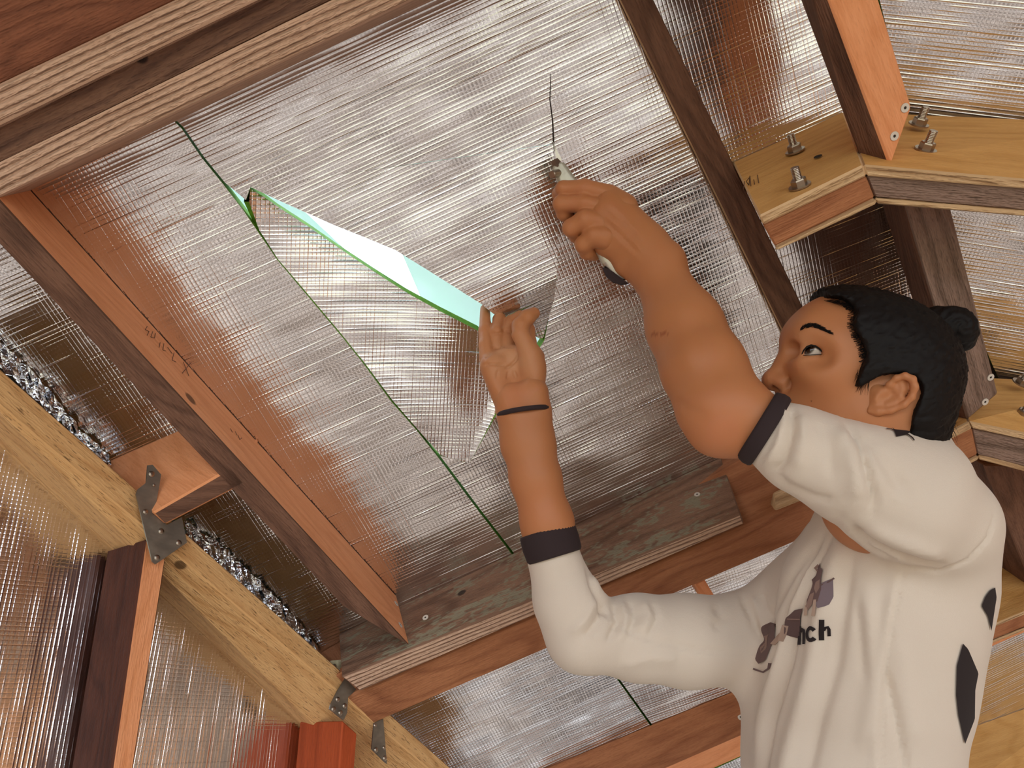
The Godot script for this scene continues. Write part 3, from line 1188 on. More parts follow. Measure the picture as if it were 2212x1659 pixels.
func mesh_field(f: Field, lo: Vector3, hi: Vector3, cell: float, b: Build, colour: Callable) -> void:
	var nx := int(ceil((hi.x - lo.x) / cell / 6.0)) * 6 + 1
	var ny := int(ceil((hi.y - lo.y) / cell / 6.0)) * 6 + 1
	var nz := int(ceil((hi.z - lo.z) / cell / 6.0)) * 6 + 1
	var g := PackedFloat32Array()
	g.resize(nx * ny * nz)
	g.fill(1.0)
	var all := f.everything()
	var half := cell * 3.0
	var reach := half * 1.7321 + cell
	var live := []
	for bz in (nz - 1) / 6:
		for by in (ny - 1) / 6:
			for bx in (nx - 1) / 6:
				var c := lo + Vector3(bx * 6 + 3, by * 6 + 3, bz * 6 + 3) * cell
				var q := f.own(c)
				var d := f.value(q, all)
				if absf(d) > reach * 1.25:
					if d < 0.0:
						for z in 7:
							for y in 7:
								var row := ((bz * 6 + z) * ny + by * 6 + y) * nx + bx * 6
								for x in 7:
									if g[row + x] == 1.0:
										g[row + x] = -1.0
					continue
				var near := PackedInt32Array()
				for j in all:
					var e := f.one(j, q)
					if (f.kind[j] < 2 and e < maxf(d, 0.0) + 2.2 * reach + f.k[j]) or (f.kind[j] >= 2 and e < reach + f.k[j] * 1.5):
						near.append(j)
				live.append(Vector3i(bx, by, bz))
				for z in 7:
					for y in 7:
						var row := ((bz * 6 + z) * ny + by * 6 + y) * nx + bx * 6
						var p := lo + Vector3(bx * 6, by * 6 + y, bz * 6 + z) * cell
						for x in 7:
							g[row + x] = f.value(f.own(p + Vector3(x * cell, 0, 0)), near)
	var at_v := {}
	var first := b.v.size()
	var sx := 1
	var sy := nx
	var sz := nx * ny
	var offs := [0, sx, sy, sx + sy, sz, sx + sz, sy + sz, sx + sy + sz]
	var edges := [[0, 1], [2, 3], [4, 5], [6, 7], [0, 2], [1, 3], [4, 6], [5, 7], [0, 4], [1, 5], [2, 6], [3, 7]]
	var cor := [Vector3(0, 0, 0), Vector3(1, 0, 0), Vector3(0, 1, 0), Vector3(1, 1, 0), Vector3(0, 0, 1), Vector3(1, 0, 1), Vector3(0, 1, 1), Vector3(1, 1, 1)]
	var order := []
	for bl: Vector3i in live:
		for z in 6:
			for y in 6:
				for x in 6:
					var i := bl.x * 6 + x
					var j := bl.y * 6 + y
					var l := bl.z * 6 + z
					var o := i + j * sy + l * sz
					var mask := 0
					for c in 8:
						if g[o + offs[c]] < 0.0:
							mask |= 1 << c
					if mask == 0 or mask == 255:
						continue
					var s := Vector3.ZERO
					var n := 0
					for e in edges:
						var m0: int = (mask >> e[0]) & 1
						var m1: int = (mask >> e[1]) & 1
						if m0 == m1:
							continue
						var v0: float = g[o + offs[e[0]]]
						var v1: float = g[o + offs[e[1]]]
						s += (cor[e[0]] as Vector3).lerp(cor[e[1]], v0 / (v0 - v1))
						n += 1
					var p := lo + (Vector3(i, j, l) + s / n) * cell
					at_v[o] = b.v.size()
					b.v.append(p)
					b.n.append(Vector3.ZERO)
					b.c.append(colour.call(p))
					order.append(o)
	for o: int in order:
		for ax in 3:
			var st: int = [sx, sy, sz][ax]
			var s1: int = [sy, sz, sx][ax]
			var s2: int = [sz, sx, sy][ax]
			var v0 := g[o]
			var v1 := g[o + st]
			if (v0 < 0.0) == (v1 < 0.0):
				continue
			var q0: int = at_v.get(o, -1)
			var q1: int = at_v.get(o - s1, -1)
			var q2: int = at_v.get(o - s1 - s2, -1)
			var q3: int = at_v.get(o - s2, -1)
			if q0 < 0 or q1 < 0 or q2 < 0 or q3 < 0:
				continue
			if v0 < 0.0:
				b.i.append_array([q0, q2, q1, q0, q3, q2])
			else:
				b.i.append_array([q0, q1, q2, q0, q2, q3])
	smooth_normals(b, first)
	smooth_normals(b, first)


func smooth_normals(b: Build, first: int) -> void:   # triangles run clockwise seen from outside
	for q in range(first, b.n.size()):
		b.n[q] = Vector3.ZERO
	for t in range(0, b.i.size(), 3):
		var i0 := b.i[t]
		if i0 < first:
			continue
		var i1 := b.i[t + 1]
		var i2 := b.i[t + 2]
		var nn := (b.v[i2] - b.v[i0]).cross(b.v[i1] - b.v[i0])
		b.n[i0] += nn
		b.n[i1] += nn
		b.n[i2] += nn
	for q in range(first, b.n.size()):
		b.n[q] = b.n[q].normalized()


func seen(p: Vector3) -> Vector2:   # where a point shows in the photograph; used to look its crease or freckle up by
	var d := p - EYE
	var z := -d.dot(BACK)
	return Vector2(1106.0 + FOCAL * d.dot(RIGHT) / z, 829.5 - FOCAL * d.dot(UP) / z)


func px(list: Array) -> Array:
	var r := []
	for q in list:
		r.append(at(q[0], q[1], q[2]))
	return r


func lin(s: String) -> Color:
	return hexc(s).srgb_to_linear()


# ---------------------------------------------------------------- the man

var head_in: Transform3D   # world to head: x to the face, y to the crown, z to his left ear
var skin_head := Field.new()
var skin_lin: Color
var shirt := Field.new()
var folds := []


func hp(x: float, y: float, z: float) -> Vector3:   # a point of the head, in its own axes, z metres from its middle
	var o := head_in * EYE
	var d := head_in.basis * sight(x, y)
	return o + d * ((z - o.z) / d.z)


func soft_spot(p: Vector2, x: float, y: float, r: float) -> float:
	return exp(-p.distance_squared_to(Vector2(x, y)) / (r * r))


func skin_colour(p: Vector3) -> Color:
	var s := seen(p)
	var c := skin_lin
	var pink := 0.6 * soft_spot(s, 1560, 925, 70) + 0.6 * soft_spot(s, 1110, 848, 36) + 0.35 * soft_spot(s, 1165, 1100, 60) + 0.25 * soft_spot(s, 1250, 430, 60)
	c = c.lerp(lin("cf7654"), clampf(pink, 0.0, 1.0) * 0.42)
	var pale := 0.8 * soft_spot(s, 1105, 775, 48) + 0.35 * soft_spot(s, 1720, 740, 40)
	c = c.lerp(lin("cfa07a"), clampf(pale, 0.0, 1.0) * 0.6)
	c = c.lerp(lin("a86840"), clampf(soft_spot(s, 1320, 470, 70) + 0.7 * soft_spot(s, 1480, 760, 90), 0.0, 1.0) * 0.4)
	if s.distance_to(Vector2(1752, 867)) < 2.2:
		c = lin("6a3f2a")
	var scab := absf(s.y - 721 + (s.x - 1425) * 0.1)
	if s.x > 1407 and s.x < 1446 and scab < 3.0:
		c = c.lerp(lin("8a4a2e"), 0.7)
	return c


func fold(pts: Array, width: float, amount: float) -> void:
	var v := PackedVector2Array()
	for q in pts:
		v.append(Vector2(q[0], q[1]))
	var box := Rect2(v[0], Vector2.ZERO)
	for q in v:
		box = box.expand(q)
	folds.append([v, width, amount, box.grow(width * 2.6)])


func fold_height(s: Vector2) -> float:
	var h := 0.0
	for f in folds:
		if not (f[3] as Rect2).has_point(s):
			continue
		var v: PackedVector2Array = f[0]
		var best := 1e9
		var along := 0.0
		for j in v.size() - 1:
			var e := v[j + 1] - v[j]
			var t := clampf((s - v[j]).dot(e) / e.length_squared(), 0.0, 1.0)
			var d := s.distance_squared_to(v[j] + e * t)
			if d < best:
				best = d
				along = (j + t) / (v.size() - 1)
		var fade := smoothstep(0.0, 0.18, along) * (1.0 - smoothstep(0.82, 1.0, along))
		h += f[2] * exp(-best / (f[1] * f[1])) * (0.25 + 0.75 * fade)
	return h


func build_person() -> void:
	skin_lin = lin("b7784e")
	M.skin = StandardMaterial3D.new()
	M.skin.vertex_color_use_as_albedo = true
	M.skin.roughness = 0.5
	M.skin.metallic_specular = 0.4
	M.skin.subsurf_scatter_enabled = true
	M.skin.subsurf_scatter_strength = 0.08
	M.cloth = grainy("d4c3b2", "dbccbb", 0.3, 0.92, 0.0, 0.6)
	M.cloth.uv1_scale = Vector3.ONE * 14.0
	M.cloth.rim_enabled = true
	M.cloth.rim = 0.2
	M.rib = plain("2e1f20", 0.9)
	M.hair = plain("120d0c", 0.6)
	M.hair.metallic_specular = 0.3
	M.print = StandardMaterial3D.new()
	M.print.vertex_color_use_as_albedo = true
	M.print.roughness = 0.85

	# the head's axes
	var f := turn(Vector3(-0.92, 0.34, -0.14)).normalized()
	var u := turn(Vector3(0.34, 0.94, 0.0))
	u = (u - f * u.dot(f)).normalized()
	var l := u.cross(f)
	head_in = Transform3D(Basis(f, u, l), at(1865, 855, 0.86)).affine_inverse()

	var man := thing("person", "man in a cream sweatshirt, hair in a bun, looking up and cutting the foil board", "person", Vector3(0.42, 0.0, -1.08))
	var base := man.position
	var skin := Build.new()
	build_head()
	mesh_field(skin_head, EYE + Vector3(0.24, 0.16, -1.03), EYE + Vector3(0.63, 0.52, -0.6), 0.0026, skin, skin_colour)
	build_ear(skin)
	build_arms(skin)
	part("body", commit([skin], [M.skin], base), man)
	build_face(man)
	build_hair(man)
	build_shirt(man)
	build_legs(man)
	build_wrist_band(man)
	build_knife()


func build_head() -> void:
	var h := skin_head
	h.local = head_in
	h.mirror = true
	h.egg(hp(1878, 775, 0), Vector3(0.092, 0.068, 0.070), 0.02)
	h.bar(hp(1945, 835, 0), hp(1950, 850, 0.02), 0.048, 0.045, 0.03)
	h.egg(hp(1812, 742, 0.012), Vector3(0.050, 0.050, 0.042), 0.025)
	h.bar(hp(1798, 800, 0.014), hp(1812, 880, 0.016), 0.0435, 0.0415, 0.025)
	h.bar(hp(1868, 900, 0.047), hp(1768, 965, 0.022), 0.019, 0.017, 0.03)
	h.egg(hp(1742, 968, 0.006), Vector3(0.022, 0.02, 0.022), 0.025)
	h.egg(hp(1724, 880, 0.008), Vector3(0.024, 0.028, 0.024), 0.025)
	h.egg(hp(1790, 806, 0.042), Vector3(0.024, 0.016, 0.017), 0.03)
	h.bar(hp(1727, 729, 0.003), hp(1759, 720, 0.030), 0.0125, 0.0125, 0.02)
	h.bar(hp(1759, 720, 0.030), hp(1802, 738, 0.044), 0.0125, 0.011, 0.02)
	# nose
	h.bar(hp(1719, 755, 0), hp(1694, 787, 0), 0.0080, 0.0086, 0.014)
	h.bar(hp(1693, 787, 0), hp(1669, 820, 0), 0.0088, 0.0098, 0.008)
	h.egg(hp(1670, 822, 0.002), Vector3(0.0108, 0.0102, 0.0115), 0.008)
	h.egg(hp(1693, 827, 0.0135), Vector3(0.0098, 0.0082, 0.0072), 0.007)
	h.bar(hp(1676, 835, 0.0085), hp(1684, 836, 0.0095), 0.0036, 0.0036, 0.004, true)
	h.bar(hp(1710, 824, 0.0215), hp(1706, 838, 0.022), 0.002, 0.002, 0.008, true)
	# eye: a hollow, the lids over the ball, and the slit between them
	h.egg(hp(1745, 759, 0.060), Vector3(0.022, 0.0125, 0.014), 0.018, true)
	h.egg(hp(1718, 757, 0.024), Vector3(0.009, 0.008, 0.010), 0.014, true)
	var ball := eye_centre()
	h.egg(ball, Vector3.ONE * 0.0137, 0.004)
	var rim := []
	for q in [[1734, 767, 0.0018], [1741, 762, 0.0038], [1749, 758, 0.0054], [1759, 757, 0.0053], [1768, 760, 0.0041], [1776, 765, 0.002]]:
		rim.append([on_ball(q[0], q[1], ball, 0.0143), on_ball(q[0], q[1], ball, 0.0143) + (head_in * EYE - ball).normalized() * 0.012, q[2]])
	for j in rim.size() - 1:
		h.bar(rim[j][0], rim[j + 1][0], rim[j][2], rim[j + 1][2], 0.0016, true)
		h.bar(rim[j][1], rim[j + 1][1], rim[j][2], rim[j + 1][2], 0.0016, true)
	# lips, mostly hidden
	h.bar(hp(1703, 878, 0), hp(1718, 884, 0.018), 0.006, 0.004, 0.006)
	h.bar(hp(1706, 892, 0), hp(1719, 888, 0.018), 0.0065, 0.004, 0.006)
	# neck
	h.bar(hp(1900, 905, 0.0), hp(1884, 1090, 0.0), 0.056, 0.055, 0.03)
	h.bar(hp(1930, 880, 0.03), hp(1935, 1040, 0.03), 0.03, 0.035, 0.03)


func eye_centre() -> Vector3:
	return hp(1756, 761, 0.0345)


func on_ball(x: float, y: float, c: Vector3, r: float) -> Vector3:   # the near side of a ball, in the head's axes
	var o := head_in * EYE
	var d := (head_in.basis * sight(x, y)).normalized()
	var t := (c - o).dot(d)
	var miss := (c - o - d * t).length()
	return o + d * (t - sqrt(maxf(r * r - miss * miss, 0.0)))


func build_ear(skin: Build) -> void:
	var e := Field.new()
	e.local = head_in
	e.mirror = true
	var helix := [[1913, 848, 0.073], [1921, 830, 0.0765], [1936, 817, 0.080], [1955, 812, 0.083], [1971, 819, 0.085], [1976, 836, 0.085], [1969, 858, 0.083], [1952, 875, 0.081], [1924, 886, 0.077], [1897, 889, 0.0735], [1880, 888, 0.071]]
	var r := [0.0026, 0.0028, 0.003, 0.0033, 0.0035, 0.0035, 0.0034, 0.0034, 0.0038, 0.0042, 0.003]
	for j in helix.size() - 1:
		e.bar(hp(helix[j][0], helix[j][1], helix[j][2]), hp(helix[j + 1][0], helix[j + 1][1], helix[j + 1][2]), r[j], r[j + 1], 0.003)
	var anti := [[1946, 827, 0.078], [1950, 842, 0.0785], [1944, 858, 0.0785], [1932, 868, 0.077], [1917, 872, 0.0755]]
	for j in anti.size() - 1:
		e.bar(hp(anti[j][0], anti[j][1], anti[j][2]), hp(anti[j + 1][0], anti[j + 1][1], anti[j + 1][2]), 0.0029, 0.0029, 0.003)
	e.bar(hp(1928, 834, 0.0765), hp(1936, 842, 0.0765), 0.003, 0.003, 0.004)
	e.bar(hp(1905, 848, 0.072), hp(1897, 863, 0.072), 0.0042, 0.0045, 0.004)
	e.bar(hp(1898, 880, 0.0645), hp(1954, 834, 0.0685), 0.0085, 0.0105, 0.006)
	e.bar(hp(1895, 850, 0.062), hp(1890, 880, 0.062), 0.011, 0.011, 0.006)
	e.bar(hp(1908, 862, 0.0815), hp(1930, 857, 0.0845), 0.0062, 0.0056, 0.003, true)
	var c := head_in.affine_inverse() * hp(1930, 850, 0.074)
	mesh_field(e, c - Vector3.ONE * 0.042, c + Vector3.ONE * 0.042, 0.0013, skin, skin_colour)


func build_arms(skin: Build) -> void:
	# his left arm, near the camera: sleeve, elbow, forearm, wrist
	var f := Field.new()
	f.chain(px([[1840, 1020, 0.805], [1690, 947, 0.825], [1574, 888, 0.845], [1520, 797, 0.88], [1479, 706, 0.915], [1421, 583, 0.957]]), [0.040, 0.0325, 0.041, 0.0455, 0.0425, 0.0295], 0.02)
	f.bar(at(1545, 925, 0.842), at(1530, 890, 0.85), 0.026, 0.03, 0.03)
	f.bar(at(1440, 560, 0.955), at(1425, 600, 0.955), 0.021, 0.023, 0.02)
	# back of the hand
	f.chain(px([[1421, 583, 0.957], [1395, 545, 0.968], [1310, 470, 0.985]]), [0.0285, 0.027, 0.0275], 0.016)
	f.bar(at(1400, 520, 0.97), at(1318, 432, 0.988), 0.022, 0.0185, 0.014)
	f.bar(at(1390, 560, 0.968), at(1312, 525, 0.98), 0.022, 0.0185, 0.014)
	f.bar(at(1352, 575, 0.972), at(1390, 585, 0.965), 0.013, 0.02, 0.014)
	finish(f, at(1570, 760, 0.9), Vector3(0.25, 0.27, 0.2), 0.0035, skin)
	# its fingers round the handle
	var g := Field.new()
	g.bar(at(1345, 450, 0.982), at(1318, 432, 0.988), 0.02, 0.0185, 0.01)
	g.bar(at(1340, 500, 0.98), at(1312, 500, 0.983), 0.024, 0.022, 0.01)
	g.chain(px([[1312, 421, 0.985], [1262, 407, 0.984], [1217, 408, 0.992], [1208, 419, 1.012], [1236, 430, 1.026]]), [0.0135, 0.0118, 0.0102, 0.0092, 0.0085], 0.0035)
	g.chain(px([[1304, 452, 0.98], [1262, 440, 0.978], [1212, 440, 0.986], [1219, 460, 0.996], [1232, 474, 1.012]]), [0.0145, 0.0122, 0.0105, 0.0102, 0.0088], 0.0035)
	g.chain(px([[1298, 482, 0.974], [1264, 476, 0.97], [1234, 492, 0.977], [1246, 508, 0.992], [1262, 514, 1.006]]), [0.0155, 0.0135, 0.0112, 0.0102, 0.0088], 0.0035)
	g.chain(px([[1306, 514, 0.97], [1284, 510, 0.968], [1260, 528, 0.974], [1268, 544, 0.986], [1284, 550, 0.998]]), [0.0165, 0.0132, 0.0106, 0.0098, 0.0085], 0.0035)
	g.chain(px([[1372, 520, 1.0], [1318, 462, 1.024], [1262, 405, 1.024]]), [0.017, 0.0135, 0.0105], 0.006)
	finish(g, at(1270, 475, 1.0), Vector3(0.085, 0.11, 0.06), 0.0018, skin)

	# tendons and hollows on the back of the hand
	folds = []
	fold([[1310, 428], [1350, 470], [1398, 530]], 5, 0.0014)
	fold([[1304, 458], [1345, 500], [1392, 548]], 5, 0.0014)
	fold([[1300, 488], [1340, 525], [1385, 562]], 5, 0.0012)
	fold([[1312, 446], [1350, 486], [1390, 530]], 5, -0.0012)
	fold([[1306, 474], [1345, 512], [1384, 548]], 5, -0.0012)
	fold([[1246, 424], [1268, 420], [1290, 424]], 4, -0.0012)
	fold([[1345, 585], [1352, 570], [1358, 556]], 2.5, -0.0012)
	fold([[1336, 580], [1345, 566]], 2.5, -0.001)
	fold([[1490, 640], [1470, 720], [1500, 800]], 24, 0.0015)
	fold([[1455, 860], [1490, 890], [1530, 900]], 10, -0.0015)
	for j in skin.v.size():
		if seen(skin.v[j]).x < 1640.0 and skin.n[j].dot((EYE - skin.v[j]).normalized()) > 0.1:
			skin.v[j] += skin.n[j] * fold_height(seen(skin.v[j]))
	smooth_normals(skin, 0)
	folds = []
	# his right arm, beyond: forearm, wrist, open palm
	var w := Field.new()
	w.chain(px([[1262, 1372, 0.985], [1228, 1300, 0.985], [1192, 1190, 0.99], [1182, 1130, 0.992], [1156, 1030, 1.0], [1140, 955, 1.008], [1132, 905, 1.012]]), [0.03, 0.03, 0.0275, 0.031, 0.0305, 0.0275, 0.0255], 0.02)
	w.bar(at(1112, 890, 1.015), at(1118, 960, 1.008), 0.0205, 0.0185, 0.02)
	w.bar(at(1157, 890, 1.015), at(1163, 960, 1.008), 0.0175, 0.0185, 0.02)
	w.bar(at(1112, 890, 1.015), at(1100, 860, 1.018), 0.021, 0.021, 0.012)
	w.bar(at(1157, 890, 1.015), at(1150, 850, 1.015), 0.0185, 0.022, 0.012)
	finish(w, at(1170, 1040, 1.0), Vector3(0.10, 0.2, 0.12), 0.0035, skin)
	var h := Field.new()
	h.bar(at(1066, 792, 1.03), at(1098, 862, 1.02), 0.0185, 0.0205, 0.012)
	h.bar(at(1090, 772, 1.045), at(1112, 860, 1.03), 0.0155, 0.018, 0.012)
	h.bar(at(1120, 770, 1.045), at(1130, 860, 1.03), 0.0155, 0.018, 0.012)
	h.bar(at(1150, 795, 1.025), at(1146, 862, 1.018), 0.0165, 0.021, 0.014)
	h.bar(at(1157, 770, 1.035), at(1150, 800, 1.03), 0.012, 0.016, 0.012)
	h.egg(at(1108, 803, 1.0), Vector3(0.016, 0.017, 0.016), 0.02, true)
	h.chain(px([[1052, 775, 1.04], [1049, 745, 1.05], [1047.5, 713, 1.065], [1048, 668, 1.095]]), [0.0108, 0.009, 0.0084, 0.0072], 0.004)
	h.chain(px([[1076, 768, 1.05], [1073, 745, 1.056], [1073, 716, 1.06], [1078, 690, 1.085], [1086, 676, 1.112]]), [0.0112, 0.0094, 0.0088, 0.0088, 0.0078], 0.003)
	h.chain(px([[1101, 766, 1.05], [1098, 742, 1.058], [1098, 718, 1.064], [1104, 694, 1.078], [1124, 682, 1.084]]), [0.0112, 0.0096, 0.009, 0.0086, 0.0078], 0.003)
	h.chain(px([[1143, 770, 1.045], [1144, 740, 1.052], [1141, 712, 1.058], [1126, 686, 1.064], [1110, 690, 1.07]]), [0.0115, 0.0094, 0.0092, 0.0084, 0.0075], 0.003)
	h.chain(px([[1150, 800, 1.025], [1146, 765, 1.026], [1124, 722, 1.03], [1124, 704, 1.034], [1139, 686, 1.04], [1153, 677, 1.046]]), [0.0165, 0.0145, 0.0112, 0.0112, 0.0105, 0.0086], 0.004)
	var palm := skin.v.size()
	finish(h, at(1110, 770, 1.04), Vector3(0.085, 0.14, 0.09), 0.0018, skin)
	# lines of the palm
	folds = []
	fold([[1044, 788], [1066, 786], [1092, 789]], 2.6, -0.0027)
	fold([[1090, 797], [1104, 789], [1114, 778], [1120, 765]], 2.6, -0.0031)
	fold([[1098, 803], [1096, 818]], 2.2, -0.0020)
	fold([[1109, 800], [1116, 817]], 2.6, -0.0027)
	fold([[1075, 800], [1073, 818]], 2.4, -0.0015)
	fold([[1048, 772], [1060, 764]], 2.2, -0.0017)
	fold([[1062, 751], [1084, 751]], 2.2, -0.0024)
	fold([[1062, 720], [1084, 720]], 2.2, -0.0024)
	fold([[1086, 748], [1110, 749]], 2.2, -0.0024)
	fold([[1086, 716], [1106, 718]], 2.2, -0.0024)
	for j in range(palm, skin.v.size()):
		skin.v[j] += skin.n[j] * fold_height(seen(skin.v[j]))
	smooth_normals(skin, palm)
	folds = []


func finish(f: Field, c: Vector3, half: Vector3, cell: float, skin: Build) -> void:
	# half is given to the right, up and back of the picture; the grid's box must hold all of it
	var e := Vector3(half.x, half.y * absf(UP.y) + half.z * absf(BACK.y), half.y * absf(UP.z) + half.z * absf(BACK.z))
	mesh_field(f, c - e, c + e, cell, skin, skin_colour)


func build_face(man: Node3D) -> void:
	var base := man.position
	var out := head_in.affine_inverse()
	var gaze := Vector3(0.72, 0.16, 0.66).normalized()
	for side in [1.0, -1.0]:
		var b := Build.new()
		var c := eye_centre() * Vector3(1, 1, side)
		var g := Vector3(gaze.x, gaze.y, gaze.z if side > 0 else gaze.z * 0.6).normalized()
		var rings := 26
		var seg := 32
		var x := g.cross(Vector3(0, 1, 0)).normalized()
		var y := x.cross(g)
		for i in rings + 1:
			var th := PI * i / rings
			for j in seg + 1:
				var ph := TAU * j / seg
				var d := g * cos(th) + (x * cos(ph) + y * sin(ph)) * sin(th)
				b.v.append(out * (c + d * 0.0124))
				b.n.append((out.basis * d).normalized())
				var deg := rad_to_deg(th)
				b.c.append(lin("0c0706") if deg < 15.0 else (lin("2a160d") if deg < 33.0 else (lin("4a3a30") if deg < 36.0 else lin("b9aca0"))))
		for i in rings:
			for j in seg:
				var q := i * (seg + 1) + j
				b.i.append_array([q, q + 1, q + seg + 1, q + 1, q + seg + 2, q + seg + 1])
		var em := StandardMaterial3D.new()
		em.vertex_color_use_as_albedo = true
		em.roughness = 0.08
		part("eye", commit([b], [em], base), man)
	# lashes and brows
	var lid := Build.new()
	var c2 := eye_centre()
	var line := []
	var rad := []
	for q in [[1731, 768, 0.0005], [1736, 757, 0.0008], [1743, 749.5, 0.0011], [1752, 746, 0.0012], [1761, 747, 0.0011], [1770, 753.5, 0.0009], [1779, 764, 0.0004]]:
		line.append(out * on_ball(q[0], q[1], c2, 0.0142))
		rad.append(q[2])
	tube(lid, line, rad, 8)
	line = []
	rad = []
	for q in [[1733, 768, 0.0003], [1745, 767, 0.0004], [1760, 766, 0.0004], [1775, 765, 0.0003]]:
		line.append(out * on_ball(q[0], q[1], c2, 0.0139))
		rad.append(q[2])
	tube(lid, line, rad, 6)
	line = []
	for q in [[1690, 764], [1694, 761], [1699, 765]]:
		line.append(at(q[0], q[1], 0.79))
	part("eyelashes", commit([lid], [M.hair], base), man)
	var brow := Build.new()
	rng.seed = 91
	var path := [[1728, 713, 5.0], [1738, 706, 6.5], [1750, 703, 7.5], [1764, 705, 7.0], [1778, 711, 5.0], [1794, 719, 2.5]]
	for n in 230:
		var s := pow(rng.randf(), 0.9) * (path.size() - 1.01)
		var k := int(s)
		var q := Vector3(path[k][0], path[k][1], path[k][2]).lerp(Vector3(path[k + 1][0], path[k + 1][1], path[k + 1][2]), s - k)
		var way := Vector2(path[k + 1][0] - path[k][0], path[k + 1][1] - path[k][1]).normalized()
		var p := Vector2(q.x, q.y + rng.randf_range(-0.6, 0.6) * q.z)
		var pts := []
		var wob := rng.randf_range(-0.35, 0.15)
		for m in 3:
			var pp := p + way.rotated(wob) * m * 4.5
			var w := skin_head.march(EYE, sight(pp.x, pp.y).normalized(), 0.6)
			pts.append(w + skin_head.lean(w) * (0.0002 + 0.0004 * m))
		tube(brow, pts, [0.0003, 0.0003, 0.0001], 4, false)
	# the far brow, mirrored across the face
	var half := brow.v.size()
	for n in half:
		var q := head_in * brow.v[n]
		brow.v.append(out * Vector3(q.x, q.y, -q.z))
		var nn := head_in.basis * brow.n[n]
		brow.n.append(out.basis * Vector3(nn.x, nn.y, -nn.z))
		brow.uv.append(brow.uv[n])
	for n in range(0, brow.i.size(), 3):
		brow.i.append_array([brow.i[n] + half, brow.i[n + 2] + half, brow.i[n + 1] + half])
	part("eyebrows", commit([brow], [M.hair], base), man).set_meta("kind", "stuff")


